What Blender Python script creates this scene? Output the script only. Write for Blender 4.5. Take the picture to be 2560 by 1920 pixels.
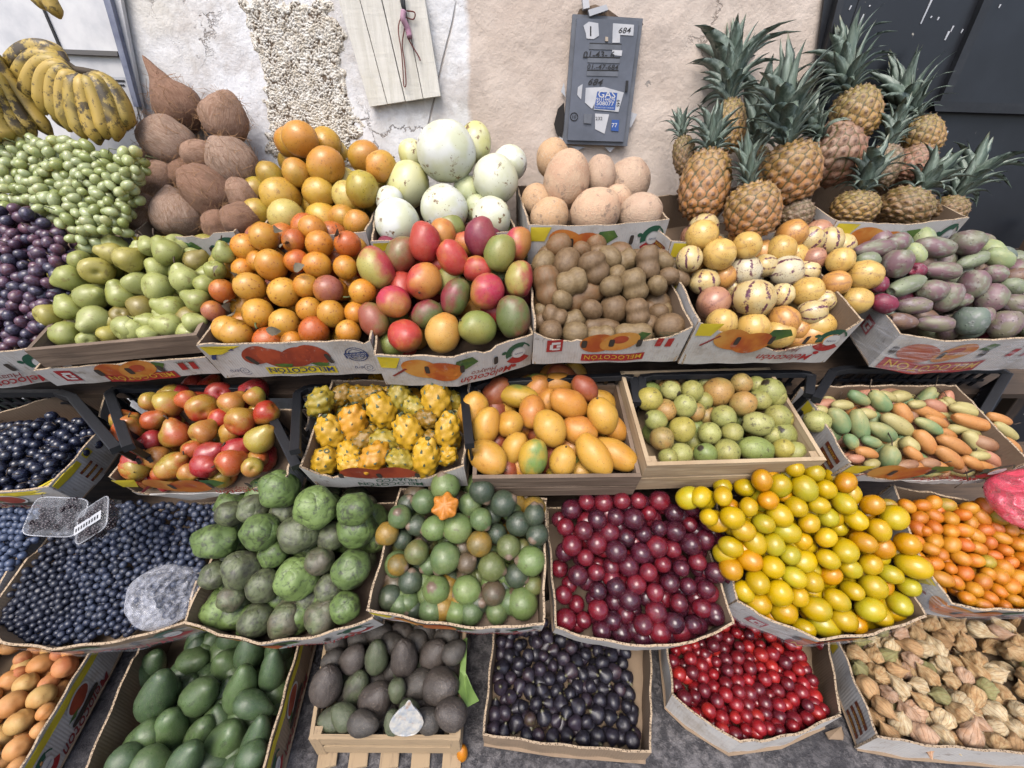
import bpy, math, random
import numpy as np
from mathutils import Vector, Matrix, noise
R = math.radians
random.seed(7); RS = np.random.RandomState(11)
sc = bpy.context.scene
for o in list(bpy.data.objects): bpy.data.objects.remove(o)
col = sc.collection

# ---------------------------------------------------------------- camera, sky, sun, exposure
F = 1000.0; PITCH = R(29.5); CAMZ = 1.30
cd = bpy.data.cameras.new('camera'); cam = bpy.data.objects.new('camera', cd); col.objects.link(cam)
cd.sensor_width = 36.0; cd.lens = F/2560*36.0; cd.clip_start = 0.02; cd.clip_end = 200
cam.location = (0, 0, CAMZ); cam.rotation_euler = (math.pi/2-PITCH, 0, 0)
sc.camera = cam
SUN_EL, SUN_AZ = R(58), R(200)          # azimuth from +Y, clockwise seen from above
w = bpy.data.worlds.new('World'); sc.world = w; w.use_nodes = True
wn = w.node_tree.nodes; bg = wn['Background']
sk = wn.new('ShaderNodeTexSky'); sk.sky_type = 'NISHITA'; sk.sun_disc = False
sk.sun_elevation = SUN_EL; sk.sun_rotation = SUN_AZ; sk.dust_density = 4.0; sk.air_density = 1.0; sk.ozone_density = 1.0
w.node_tree.links.new(sk.outputs[0], bg.inputs[0]); bg.inputs[1].default_value = 0.13
sd = bpy.data.lights.new('sun', 'SUN'); sd.energy = 1.3; sd.angle = R(34); sd.color = (1, .975, .945)
so = bpy.data.objects.new('sun', sd); col.objects.link(so)
sdir = Vector((math.sin(SUN_AZ)*math.cos(SUN_EL), math.cos(SUN_AZ)*math.cos(SUN_EL), math.sin(SUN_EL)))
so.rotation_euler = (-sdir).to_track_quat('-Z', 'Y').to_euler(); so.location = (0, -2, 5)
sc.view_settings.view_transform = 'Standard'; sc.view_settings.look = 'None'
sc.view_settings.gamma = 1.0; sc.view_settings.use_curve_mapping = False
sc.view_settings.exposure = 1.34

# ---------------------------------------------------------------- lens geometry (photograph pixels, 2560 x 1920)
CP = Vector((0, 0, CAMZ)); RT = Vector((1, 0, 0))
FW = Vector((0, math.cos(PITCH), -math.sin(PITCH))); UP = Vector((0, math.sin(PITCH), math.cos(PITCH)))
def ray(x, y): return FW + RT*((x-1280)/F) + UP*((960-y)/F)
def on_y(x, y, Y): d = ray(x, y); return CP + d*(Y/d.y)
def on_plane(x, y, p, n): d = ray(x, y); return CP + d*((p-CP).dot(n)/d.dot(n))
def proj(p):
    v = p-CP; z = v.dot(FW); return 1280+F*v.dot(RT)/z, 960-F*v.dot(UP)/z, z
K = 2560/2212.0
def dp(*pts): return [(a*K, b*K) for a, b in pts]          # coordinates read off the 2212 px wide view
REG = {1: (0, 0, 2.572), 2: (850, 0, 2.572), 3: (1700, 0, 2.572), 4: (0, 560, 2.572), 5: (850, 560, 2.572),
       6: (1700, 560, 2.572), 7: (0, 1180, 2.2419), 8: (850, 1180, 2.2419), 9: (1700, 1180, 2.2419)}
def rg(k, x, y): ox, oy, s = REG[k]; return ox+x/s, oy+y/s

# ---------------------------------------------------------------- helpers
def lin(h, k=.50):
    h = h.lstrip('#'); v = [int(h[i:i+2], 16)/255 for i in (0, 2, 4)]
    return tuple(k*(c/12.92 if c <= .04045 else ((c+.055)/1.055)**2.4) for c in v)     # sunlit picture value to base colour
def tag(o, label=None, cat=None, group=None, kind=None):
    if label: o['label'] = label
    if cat: o['category'] = cat
    if group: o['group'] = group
    if kind: o['kind'] = kind
    return o
def link(name, data, mat=None, parent=None):
    o = bpy.data.objects.new(name, data); col.objects.link(o)
    if mat is not None and data is not None and not data.materials:
        for m in (mat if isinstance(mat, (list, tuple)) else [mat]): data.materials.append(m)
    if parent is not None: o.parent = parent
    return o
def empty(name, loc=(0, 0, 0)):
    o = bpy.data.objects.new(name, None); col.objects.link(o); o.location = loc; o.empty_display_size = .02
    return o
def mesh(name, v, f, smooth=True, mi=None):
    me = bpy.data.meshes.new(name); me.from_pydata([tuple(p) for p in v], [], f)
    if smooth: me.polygons.foreach_set('use_smooth', [True]*len(me.polygons))
    if mi is not None: me.polygons.foreach_set('material_index', mi)
    me.update(); return me
def lathe(prof, seg=20, fn=None):
    """prof: list of (r, z) bottom to top, ends closed by poles when r == 0"""
    v = []; f = []; rows = []
    for r, z in prof:
        if r < 1e-6: rows.append([len(v)]); v.append(Vector((0, 0, z)))
        else:
            rows.append(list(range(len(v), len(v)+seg)))
            for i in range(seg):
                a = 2*math.pi*i/seg; v.append(Vector((r*math.cos(a), r*math.sin(a), z)))
    for a, b in zip(rows, rows[1:]):
        for i in range(seg):
            j = (i+1) % seg
            if len(a) == 1: f.append((a[0], b[j], b[i]))
            elif len(b) == 1: f.append((a[i], a[j], b[0]))
            else: f.append((a[i], a[j], b[j], b[i]))
    if fn: v = [fn(p.copy()) for p in v]
    return v, f
def smooth_prof(pts, n):
    """Catmull-Rom through (r,z) points"""
    P = [Vector((a, b)) for a, b in pts]; P = [P[0]*2-P[1]]+P+[P[-1]*2-P[-2]]; out = []
    m = len(P)-3
    for k in range(n+1):
        t = k/n*m; i = min(int(t), m-1); u = t-i; a, b, c, d = P[i:i+4]
        q = .5*((2*b)+(c-a)*u+(2*a-5*b+4*c-d)*u*u+(3*b-a-3*c+d)*u**3)
        out.append((max(q.x, 0), q.y))
    out[0] = (0, pts[0][1]); out[-1] = (0, pts[-1][1]); return out
def ball(n=12, l=1.0, top=0, bot=0, pw=1.0):
    """unit ball profile with optional dimples"""
    o = []
    for k in range(n+1):
        t = -math.pi/2+math.pi*k/n; r = math.cos(t)**pw if 0 < k < n else 0; z = math.sin(t)*l
        z -= top*math.exp(-(r/.28)**2)*(z > 0); z += bot*math.exp(-(r/.28)**2)*(z < 0)
        o.append((r, z))
    return o
def nz(p, s, amp, seed):
    return noise.noise(Vector((p.x*s+seed*7.3, p.y*s-seed*3.1, p.z*s+seed*1.7)))*amp
def lump(s, amp, seed, extra=None):
    def fn(p):
        if extra: p = extra(p)
        return p*(1+nz(p, s, amp, seed)+nz(p, s*2.3, amp*.35, seed+5))
    return fn
def tube(pts, rad, seg=6, cap=True):
    pts = [Vector(p) for p in pts]; v = []; f = []; n = len(pts)
    for i, p in enumerate(pts):
        t = (pts[min(i+1, n-1)]-pts[max(i-1, 0)]).normalized()
        a = t.orthogonal().normalized() if i == 0 else (a-t*a.dot(t)).normalized()
        b = t.cross(a); r = rad[i] if isinstance(rad, (list, tuple)) else rad
        for k in range(seg):
            q = 2*math.pi*k/seg; v.append(p+(a*math.cos(q)+b*math.sin(q))*r)
    for i in range(n-1):
        for k in range(seg):
            j = (k+1) % seg; f.append((i*seg+k, i*seg+j, (i+1)*seg+j, (i+1)*seg+k))
    if cap: f.append(tuple(range(seg))[::-1]); f.append(tuple(range((n-1)*seg, n*seg)))
    return v, f
def join(parts):
    v = []; f = []
    for a, b in parts:
        o = len(v); v += a; f += [tuple(i+o for i in q) for q in b]
    return v, f
def bez(a, b, c, n=8):
    a, b, c = Vector(a), Vector(b), Vector(c)
    return [a*(1-t)**2+b*2*t*(1-t)+c*t*t for t in [k/n for k in range(n+1)]]
def prism(pts, d):
    """closed polygon pts (3D) extruded by vector d"""
    n = len(pts); v = [Vector(p) for p in pts]+[Vector(p)+d for p in pts]
    f = [tuple(range(n)), tuple(range(2*n-1, n-1, -1))]+[(i, i+n, (i+1) % n+n, (i+1) % n) for i in range(n)]
    return v, f
def boxm(a, b):
    (x0, y0, z0), (x1, y1, z1) = a, b
    v = [Vector((x, y, z)) for z in (z0, z1) for y in (y0, y1) for x in (x0, x1)]
    return v, [(0, 2, 3, 1), (4, 5, 7, 6), (0, 1, 5, 4), (2, 6, 7, 3), (0, 4, 6, 2), (1, 3, 7, 5)]
_unit = None
def bar(name, p, q, wd, ht, mat, parent, upv=Vector((0, 0, 1))):
    """square-section bar from p to q; all bars share one bevelled unit mesh per material"""
    key = 'bar_'+mat.name; me = bpy.data.meshes.get(key)
    if me is None:
        e = .06; v = []
        for z in (-.5, .5):
            for a, b in ((-.5+e, -.5), (.5-e, -.5), (.5, -.5+e), (.5, .5-e), (.5-e, .5), (-.5+e, .5), (-.5, .5-e), (-.5, -.5+e)):
                v.append((a, b, z))
        f = [tuple(range(7, -1, -1)), tuple(range(8, 16))]+[(i, (i+1) % 8, (i+1) % 8+8, i+8) for i in range(8)]
        me = mesh(key, v, f, False); me.materials.append(mat)
    p, q = Vector(p), Vector(q); t = q-p; L = t.length; t.normalize()
    a = upv.cross(t)
    if a.length < 1e-4: a = Vector((1, 0, 0)).cross(t)
    a.normalize(); b = t.cross(a); o = bpy.data.objects.new(name, me); col.objects.link(o)
    c = (p+q)/2
    if parent is not None: o.parent = parent; c = c-parent.location
    M = Matrix((a*wd, b*ht, t*L)).transposed().to_4x4(); M.translation = c; o.matrix_basis = M
    return o

# ---------------------------------------------------------------- node material helper
class N:
    def __init__(s, name, rough=.5, **kw):
        s.m = bpy.data.materials.new(name); s.m.use_nodes = True; s.t = s.m.node_tree
        s.b = s.t.nodes['Principled BSDF']; s.b.inputs['Roughness'].default_value = rough
        for k, v in kw.items(): s.b.inputs[k.replace('_', ' ')].default_value = v
        s._v = None
    def n(s, typ, *ins, out=0, **at):
        x = s.t.nodes.new('ShaderNode'+typ)
        for k, v in at.items(): setattr(x, k, v)
        for i, v in enumerate(ins):
            if v is None: continue
            s.put(x.inputs[i], v)
        return x.outputs[out]
    def put(s, sock, v):
        if hasattr(v, 'is_linked') or isinstance(v, bpy.types.NodeSocket): s.t.links.new(v, sock)
        else:
            if sock.type == 'RGBA' and len(v) == 3: v = (*v, 1)
            sock.default_value = v
    def vec(s, rnd=True):
        if s._v is None:
            tc = s.n('TexCoord', out=3)
            if rnd:
                oi = s.n('ObjectInfo', out=5); k = s.n('Math', oi, 91.7, operation='MULTIPLY')
                tc = s.n('VectorMath', tc, s.n('CombineXYZ', k, k, k), operation='ADD')
            s._v = tc
        return s._v
    def noise(s, scale, detail=3, rough=.55, vec=None, dist=0):
        x = s.t.nodes.new('ShaderNodeTexNoise'); s.put(x.inputs['Vector'], vec or s.vec())
        x.inputs['Scale'].default_value = scale; x.inputs['Detail'].default_value = detail
        x.inputs['Roughness'].default_value = rough; x.inputs['Distortion'].default_value = dist
        return x.outputs['Fac']
    def voro(s, scale, feature='F1', vec=None, out='Distance', rnd=1):
        x = s.t.nodes.new('ShaderNodeTexVoronoi'); x.feature = feature; s.put(x.inputs['Vector'], vec or s.vec())
        x.inputs['Scale'].default_value = scale; x.inputs['Randomness'].default_value = rnd
        return x.outputs[out]
    def ramp(s, fac, a, b, lo=0., hi=1.):
        x = s.t.nodes.new('ShaderNodeMapRange'); x.clamp = True; x.interpolation_type = 'SMOOTHSTEP'
        s.put(x.inputs[0], fac)
        for i, v in zip((1, 2, 3, 4), (a, b, lo, hi)): x.inputs[i].default_value = v
        return x.outputs[0]
    def mix(s, fac, a, b, mode='MIX'):
        x = s.t.nodes.new('ShaderNodeMix'); x.data_type = 'RGBA'; x.blend_type = mode
        s.put(x.inputs[0], fac); s.put(x.inputs[6], a); s.put(x.inputs[7], b); return x.outputs[2]
    def math(s, op, a, b=None, c=None):
        x = s.t.nodes.new('ShaderNodeMath'); x.operation = op
        for i, v in enumerate((a, b, c)):
            if v is not None: s.put(x.inputs[i], v)
        return x.outputs[0]
    def xyz(s, i, vec=None):
        x = s.t.nodes.new('ShaderNodeSeparateXYZ'); s.put(x.inputs[0], vec or s.n('TexCoord', out=3)); return x.outputs[i]
    def attr(s, name, typ='GEOMETRY', out=0):
        x = s.t.nodes.new('ShaderNodeAttribute'); x.attribute_type = typ; x.attribute_name = name; return x.outputs[out]
    def ocol(s): return s.n('ObjectInfo', out=1)
    def tint2(s): return s.attr('tint2', 'OBJECT')
    def col(s, c): s.put(s.b.inputs['Base Color'], c); return s
    def rough(s, c): s.put(s.b.inputs['Roughness'], c); return s
    def bump(s, h, strength=.3, dist=.01):
        x = s.t.nodes.new('ShaderNodeBump'); x.inputs['Strength'].default_value = strength
        x.inputs['Distance'].default_value = dist; s.put(x.inputs['Height'], h)
        s.t.links.new(x.outputs[0], s.b.inputs['Normal']); return s
def flat(name, c, rough=.6, **kw):
    q = N(name, rough, **kw); q.col(lin(c)); return q.m
def dusty(name, c, c2, rough=.7, scale=8, det=5, bump=.15, bs=40, kw={}):
    q = N(name, rough, **kw); f = q.ramp(q.noise(scale, det, .65), .35, .7)
    q.col(q.mix(f, lin(c), lin(c2))); q.bump(q.noise(bs, 4), bump, .004); return q.m
# ---------------------------------------------------------------- fruit skins
def skin(name, rough=.4, blush=None, bz=.0, bw=.5, bn=.5, var=.35, vs=2.0, dark=.62, speck=0, ss=14, sc_='#3a2412', sth=.66,
         bump=.05, bs=18, coat=0, blotch=0, blc='#2c1f12', blth=.64, bls=2.4, bloom=0, blo='#aab4d8', tip=None, bot=None, sss=0, sat=1):
    q = N(name, rough); c = q.ocol()
    if blush:
        z = q.xyz(2) if blush == 'z' else q.xyz(0)
        h = q.math('ADD', q.math('MULTIPLY', z, .5), q.math('MULTIPLY', q.math('SUBTRACT', q.noise(1.3, 2), .5), bn*3))
        c = q.mix(q.ramp(h, bz-bw, bz+bw), c, q.tint2())
    n1 = q.ramp(q.noise(vs, 4, .6), .3, .75)
    c = q.mix(q.math('MULTIPLY', n1, var), c, q.mix(1.0, c, (dark, dark*.93, dark*.85), 'MULTIPLY'))
    if bloom:
        c = q.mix(q.math('MULTIPLY', q.ramp(q.noise(3.1, 3), .38, .7), bloom), c, lin(blo))
    if tip:
        c = q.mix(q.ramp(q.math('ADD', q.xyz(2), q.math('MULTIPLY', q.noise(4, 2), .25)), tip[1], tip[2]), c, lin(tip[0]))
    if bot:
        c = q.mix(q.ramp(q.math('ADD', q.math('MULTIPLY', q.xyz(2), -1), q.math('MULTIPLY', q.noise(9, 2), .08)), bot[1], bot[2]), c, lin(bot[0]))
    if blotch:
        c = q.mix(q.math('MULTIPLY', q.ramp(q.noise(bls, 5, .7), blth-.06, blth+.01), blotch), c, lin(blc))
    if speck:
        c = q.mix(q.math('MULTIPLY', q.ramp(q.noise(ss, 2, .5), sth-.05, sth+.02), speck), c, lin(sc_))
    dust = q.ramp(q.noise(6.5, 6, .78), .42, .70); du = .02 if any(k in name for k in ('plum', 'grape', 'berry', 'fig', 'kumquat')) else .09; c = q.mix(q.math('MULTIPLY', dust, du), c, lin('#cfc4b4')); fine = q.noise(21, 4, .7); c = q.mix(q.ramp(fine, .52, .66, 0, .22), c, q.mix(1.0, c, (.62, .55, .45), 'MULTIPLY'))
    q.col(c)
    rr = q.math('ADD', rough-.08, q.math('ADD', q.math('MULTIPLY', n1, .14), q.math('MULTIPLY', dust, .06 if du < .05 else .22))); q.rough(rr)
    if coat: q.b.inputs['Coat Weight'].default_value = coat; q.b.inputs['Coat Roughness'].default_value = .18
    if sss:
        q.b.inputs['Subsurface Weight'].default_value = sss; q.b.inputs['Subsurface Radius'].default_value = (.9, .6, .3)
        q.b.inputs['Subsurface Scale'].default_value = .25
    if bump: q.bump(q.noise(bs, 4), min(1, bump*4), .0016)
    return q.m
KIND = {}
def kind(name, ms, mat, stem=None, stemmat=None, ratio=1.0, ps=0.0):
    for m in ms: m.materials.append(mat)
    KIND[name] = dict(ms=ms, mat=mat, stem=stem, ratio=ratio, ps=ps)
    if stem: stem.materials.append(stemmat)
M_stem = dusty('stem_brown', '#5a4630', '#2f2418', .8, 20)
M_stemg = dusty('stem_green', '#6b7a3c', '#4a4a28', .7, 20)
def mk(name, prof, seg, amps, n=3, extra=None, s=1.3):
    return [mesh(name, *lathe(prof, seg, lump(s, amps, k+1, extra))) for k in range(n)]
def stem_mesh(name, z0, h, r, bend=.25):
    return mesh(name, *tube([(0, 0, z0-.08), (bend*.2*h, 0, z0+h*.45), (bend*h, .05*h, z0+h)], [r*1.3, r, r*1.25], 6))

# coconut: fibrous brown shell
def coco_mat():
    q = N('coconut_husk', .95); v = q.vec()
    st = q.n('VectorMath', v, (22, 22, 2.2), operation='MULTIPLY'); a = q.noise(1.0, 6, .75, st, 1.2)
    b = q.noise(2.2, 4); c = q.mix(q.ramp(a, .3, .72), lin('#b88c72', .6), lin('#f0d6c0', .68))
    c = q.mix(q.ramp(b, .5, .75, 0, .45), c, lin('#9a8068')); q.col(q.mix(1.0, q.mix(1.0, c, (1.12, 1.08, 1.04), 'MULTIPLY'), q.ocol(), 'MULTIPLY')); q.bump(a, .6, .005); return q.m
coco_p = ball(16, 1.12)
kind('coconut', mk('coconut', coco_p, 26, .12), coco_mat())
drop = smooth_prof([(0, -1), (.72, -.75), (1, -.1), (.9, .42), (.56, 1.0), (.3, 1.6), (.1, 2.15), (0, 2.3)], 22)
kind('coconut_drop', mk('coconut_drop', drop, 26, .1), KIND['coconut']['mat'])
drop2 = smooth_prof([(0, -1), (.72, -.75), (1, -.1), (.86, .5), (.45, 1.0), (.12, 1.3), (0, 1.34)], 18)
kind('coconut_tip', mk('coconut_tip', drop2, 26, .1), KIND['coconut']['mat'])
M_fibre = flat('coconut_fibre', '#b98d62', .9)
def fibre_mesh(seed, tall=1.12):
    rr = random.Random(seed); P = []
    for i in range(150):
        a = rr.uniform(0, 6.28); t = rr.uniform(-1.2, 1.35); r = math.cos(t)
        p = Vector((r*math.cos(a), r*math.sin(a), math.sin(t)*tall)); nrm = p.normalized()
        d = Vector((rr.gauss(0, 1), rr.gauss(0, 1), rr.gauss(.5, 1))); d = (d-nrm*d.dot(nrm)).normalized()
        L = rr.uniform(.25, .7); P.append(tube([p*.99, p*1.03+d*L*.5, p+d*L+nrm*rr.uniform(-.02, .22)], .007, 3, False))
    return mesh('fibres', *join(P))
FIB = [fibre_mesh(i) for i in range(3)]
for m in FIB: m.materials.append(M_fibre)

# round fruit
kind('passionfruit', mk('passionfruit', ball(14, 1.06, .03), 22, .05), skin('passionfruit_skin', .33, var=.4, dark=.75, blotch=.5, blc='#7a4a20', blth=.66, speck=.5, ss=9, sth=.68, blush='z', bz=.1, bn=.5),
     stem_mesh('stem', 1.02, .12, .06), M_stem, 1.05, .5)
kind('granadilla', mk('granadilla', ball(14, 1.03, .02), 22, .03), skin('granadilla_skin', .34, var=.35, dark=.72, speck=.75, ss=6, sth=.66, sc_='#8a3f14', blush='z', bz=.25, bn=.5),
     stem_mesh('stem', 1.0, .45, .055, .4), M_stemg, 1.03, .35)
def melon_mat():
    q = N('honeydew_rind', .42); c = q.ocol()
    c = q.mix(q.ramp(q.noise(.9, 3), .38, .62, 0, 1), c, q.tint2())
    c = q.mix(q.math('MULTIPLY', q.ramp(q.noise(2.6, 5, .7), .57, .62), q.ramp(q.noise(1.1, 2), .47, .56)), c, lin('#8a6a45'))
    c = q.mix(q.ramp(q.noise(11, 2), .70, .73, 0, .8), c, lin('#7d7a55')); q.col(c); q.bump(q.noise(20, 3), .15, .002); return q.m
kind('honeydew', mk('honeydew', ball(18, 1.06, .04, .04), 30, .04), melon_mat(), ratio=1.05)
def cant_mat():
    q = N('cantaloupe_rind', .75); v = q.vec()
    d = q.n('VectorMath', v, q.n('VectorMath', q.t.nodes.new('ShaderNodeTexNoise').outputs[1], (.12, .12, .12), operation='MULTIPLY'), operation='ADD')
    e = q.voro(8, 'DISTANCE_TO_EDGE', d); net = q.ramp(e, .02, .13, 1, 0)
    net = q.math('MULTIPLY', net, q.ramp(q.noise(1.5, 2), .3, .6, .25, 1))
    c = q.mix(q.ramp(q.noise(1.6, 4), .35, .7), q.ocol(), q.tint2())
    c = q.mix(q.math('MULTIPLY', net, .75), c, lin('#e3c6a6')); c = q.mix(q.ramp(q.noise(2.6, 4, .7), .55, .66, 0, .6), c, lin('#7b6a5e'))
    q.col(c); q.bump(net, .5, .0025); return q.m
kind('cantaloupe', mk('cantaloupe', ball(16, 1.1), 26, .04), cant_mat(), ratio=1.1)

# pears
pear_p = smooth_prof([(0, -.82), (.35, -.86), (.8, -.66), (1, -.15), (.86, .38), (.56, .78), (.4, 1.05), (.2, 1.2), (0, 1.22)], 18)
def pear_bot(p):
    r = math.hypot(p.x, p.y)
    if p.z < -.4: p.z += .12*math.exp(-(r/.2)**2)
    return p
calyx = ('#3b2c1a', .80, .90)
kind('pear', mk('pear', pear_p, 22, .08, 4, pear_bot), skin('pear_skin', .38, var=.3, dark=.8, speck=.35, ss=26, sth=.64, sc_='#6b6a2a', blotch=.55, blc='#7d6a30', blth=.62, bump=.03),
     stem_mesh('stem', 1.18, .55, .05, .5), M_stem, 1.0, .45)
kind('red_pear', KIND['pear']['ms'] and mk('red_pear', pear_p, 22, .08, 4, pear_bot), skin('red_pear_skin', .3, blush='x', bz=.05, bw=.42, bn=.4, var=.3, dark=.75, speck=.45, ss=40, sth=.6, sc_='#b8472a', bump=.02),
     stem_mesh('stem', 1.18, .4, .045, .4), M_stem, 1.0, .4)
# mangoes
def mango_def(p):
    p.x *= .93; p.x += .16*max(0, p.z)**2; p.y *= .97; return p
mango_p = ball(14, 1.0, .05)
kind('red_mango', mk('red_mango', smooth_prof([(0, -1), (.62, -.84), (.97, -.3), (1, .2), (.76, .74), (.3, .98), (0, 1.0)], 16), 22, .05, 3, mango_def),
     skin('red_mango_skin', .4, blush='x', bz=.02, bw=.42, bn=.5, var=.35, dark=.78, speck=.5, ss=16, sth=.68, blotch=.6, blc='#3a2b20', blth=.70, bump=.02),
     stem_mesh('stem', .98, .1, .05, 0), M_stem, 1.18, .6)
kind('yellow_mango', mk('yellow_mango', smooth_prof([(0, -1), (.5, -.88), (.93, -.36), (1, .1), (.78, .66), (.34, .95), (0, 1.0)], 16), 22, .05, 3, mango_def),
     skin('yellow_mango_skin', .42, blush='x', bz=.25, bw=.4, bn=.5, var=.35, dark=.82, speck=.5, ss=15, sth=.69, blotch=.35, blc='#7a4a22', blth=.66, bump=.025),
     stem_mesh('stem', .97, .1, .06, 0), M_stem, 1.3, .5)
# kiwi
def kiwi_mat():
    q = N('kiwi_fuzz', .6); a = q.noise(3, 5, .7); st = q.n('VectorMath', q.vec(), (9, 9, 1.2), operation='MULTIPLY')
    b = q.noise(1, 4, .6, st); c = q.mix(q.ramp(a, .35, .7), q.ocol(), q.tint2()); c = q.mix(q.ramp(b, .45, .7, 0, .4), c, lin('#5c4526'))
    q.col(c); q.bump(q.math('ADD', q.noise(30, 4), q.math('MULTIPLY', b, .6)), .45, .001); return q.m
def kiwi_bend(k):
    def f(p):
        p.x += k*(p.z*p.z-.3); return p
    return f
kiwi_m = kiwi_mat()
kind('kiwi', mk('kiwi', ball(12, 1.0, .05, .03), 20, .03, 3), kiwi_m, ratio=1.24)
kind('kiwi_twin', [mesh('kiwi_twin', *lathe(smooth_prof([(0, -1), (.6, -.9), (.98, -.45), (.90, 0), (1.0, .42), (.62, .9), (0, 1)], 18), 20, lump(1.3, .06, 3+k, kiwi_bend(.28*k-.2)))) for k in range(3)], kiwi_m, ratio=1.5)
# pepino
def pepino_mat():
    q = N('pepino_skin', .3); p = q.n('TexCoord', out=3); x, y, z = (q.xyz(i, p) for i in range(3))
    an = q.math('ARCTAN2', y, x); nn = q.math('MULTIPLY', q.math('SUBTRACT', q.noise(2.2, 3), .5), 1.6)
    sw = q.math('SINE', q.math('ADD', q.math('MULTIPLY', an, 7), nn)); br = q.noise(5, 4, .7)
    s = q.math('MULTIPLY', q.ramp(q.math('ADD', sw, q.math('MULTIPLY', q.math('SUBTRACT', br, .5), 2.2)), .72, .95), q.ramp(q.noise(1.6, 2), .36, .5))
    amt = q.attr('stripe', 'OBJECT', 2); sp = q.ramp(q.noise(13, 3, .6), .57, .62, 0, .8)
    c = q.mix(q.ramp(q.noise(1.3, 2), .35, .75, 0, .8), q.ocol(), q.tint2())
    c = q.mix(q.math('MULTIPLY', s, amt), c, lin('#6e3c50')); c = q.mix(q.math('MULTIPLY', sp, q.ramp(q.noise(1.7, 2), .44, .58)), c, lin('#6d3a22')); q.col(c); return q.m
kind('pepino', mk('pepino', smooth_prof([(0, -.95), (.62, -.84), (.98, -.3), (1, .2), (.72, .74), (.25, .96), (0, .97)], 15), 22, .05, 3), pepino_mat(), ratio=1.05)
# prickly pear
def tuna_mat():
    q = N('prickly_pear_skin', .52); c = q.mix(q.ramp(q.noise(1.2, 2), .36, .66), q.ocol(), q.tint2())
    c = q.mix(q.ramp(q.noise(2.4, 4), .5, .72, 0, .35), c, lin('#c3bfc0')); d = q.voro(3.4, rnd=.55); c = q.mix(q.ramp(d, .08, .13, .9, 0), c, lin('#33271f'))
    q.col(c); q.bump(q.ramp(d, .0, .3, 1, 0), .35, .003); return q.m
def crater(p):
    r = math.hypot(p.x, p.y)
    if p.z > .6: p.z -= .22*math.exp(-(r/.33)**2)
    return p
kind('prickly_pear', mk('prickly_pear', smooth_prof([(0, -1), (.45, -.93), (.86, -.5), (1, .05), (.93, .5), (.68, .85), (.42, .99), (0, 1.0)], 18), 22, .07, 3, crater), tuna_mat(), ratio=1.3)
# dragon fruit: body with knobs, scale tips as one part
DR = [(i, 2.39996*i, 1-2*(i+.5)/30) for i in range(30)]
def dragon(seed):
    rr = random.Random(seed); K_ = []
    for i, a, z in DR:
        r = math.sqrt(1-z*z); K_.append(Vector((r*math.cos(a+rr.uniform(-.12, .12)), r*math.sin(a), z)))
    def fn(p):
        q = p.normalized(); d = sorted((q-k).length for k in K_)[:2]
        return p*(.93+.15*math.exp(-(d[0]/.21)**2)-.05*math.exp(-((d[1]-d[0])/.08)**2)+nz(p, 2.5, .07, seed))
    b = mesh('dragon_fruit', *lathe(ball(26, 1.38), 40, fn)); P = []
    for k in K_:
        if abs(k.z) > .96: continue
        p = Vector((k.x, k.y, k.z*1.38)); nrm = k; t = Vector((0, 0, 1))-nrm*nrm.z; t.normalize(); s_ = nrm.cross(t); wv = .10
        wv = .10; b0 = p*1.03; P.append(([b0-s_*wv, b0+s_*wv, b0+t*.26+nrm*.10, b0-t*.05+nrm*.035], [(0, 1, 3), (1, 2, 3), (2, 0, 3), (0, 2, 1)]))
    P.append(lathe([(.16, 1.30), (.2, 1.42), (.13, 1.43), (.1, 1.33)], 10)); return b, mesh('scales', *join(P), False)
_d = [dragon(i) for i in range(3)]
def drag_mat():
    q = N('dragon_fruit_skin', .45); c = q.mix(q.ramp(q.noise(1.8, 3), .42, .72), q.ocol(), q.tint2())
    c = q.mix(q.ramp(q.noise(5, 5, .7), .60, .70, 0, .6), c, lin('#6f6330')); q.col(c); q.bump(q.noise(14, 4), .4, .002); return q.m
kind('dragon_fruit', [d[0] for d in _d], drag_mat(), ratio=1.0)
M_scale = dusty('dragon_scale', '#6f7d5a', '#3e4238', .6, 6)
for d in _d: d[1].materials.append(M_scale)
DSC = [d[1] for d in _d]
# guava, curuba, apricot, lucuma
kind('guava', mk('guava', ball(12, 1.03, .04), 20, .07), skin('guava_skin', .45, blush='z', bz=.1, bn=.6, var=.4, dark=.72, speck=.45, ss=16, sth=.63, blotch=.7, blc='#4a3a20', blth=.63, bump=.08, bs=9, bot=('#2f2413', 1.0, 1.04)), ratio=1.03)
kind('curuba', mk('curuba', smooth_prof([(0, -1), (.42, -.94), (.82, -.66), (1, -.1), (.92, .4), (.6, .84), (.25, .98), (0, 1)], 16), 18, .06, 3, kiwi_bend(.12)),
     skin('curuba_skin', .55, blush='z', bz=.1, bn=.5, var=.3, dark=.8, speck=.5, ss=10, sth=.69, blotch=.45, blc='#5a4638', blth=.68), stem_mesh('stem', .98, .9, .05, 1.0), M_stem, 2.0, .25)
def cleft(k):
    def f(p):
        a = math.atan2(p.y, p.x); p.x -= k*math.exp(-(a/.16)**2)*max(0, 1-abs(p.z)**4); return p
    return f
kind('apricot', mk('apricot', ball(14, .95, .1), 26, .04, 3, cleft(.12)), skin('apricot_skin', .62, blush='x', bz=.15, bn=.6, var=.3, dark=.85, blotch=.5, blc='#8a4a2a', blth=.68, bump=.05, bs=50), ratio=.95)
luc_p = smooth_prof([(0, -.98), (.5, -.88), (.93, -.4), (1, .1), (.8, .6), (.42, .92), (.16, 1.12), (0, 1.16)], 16)
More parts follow.
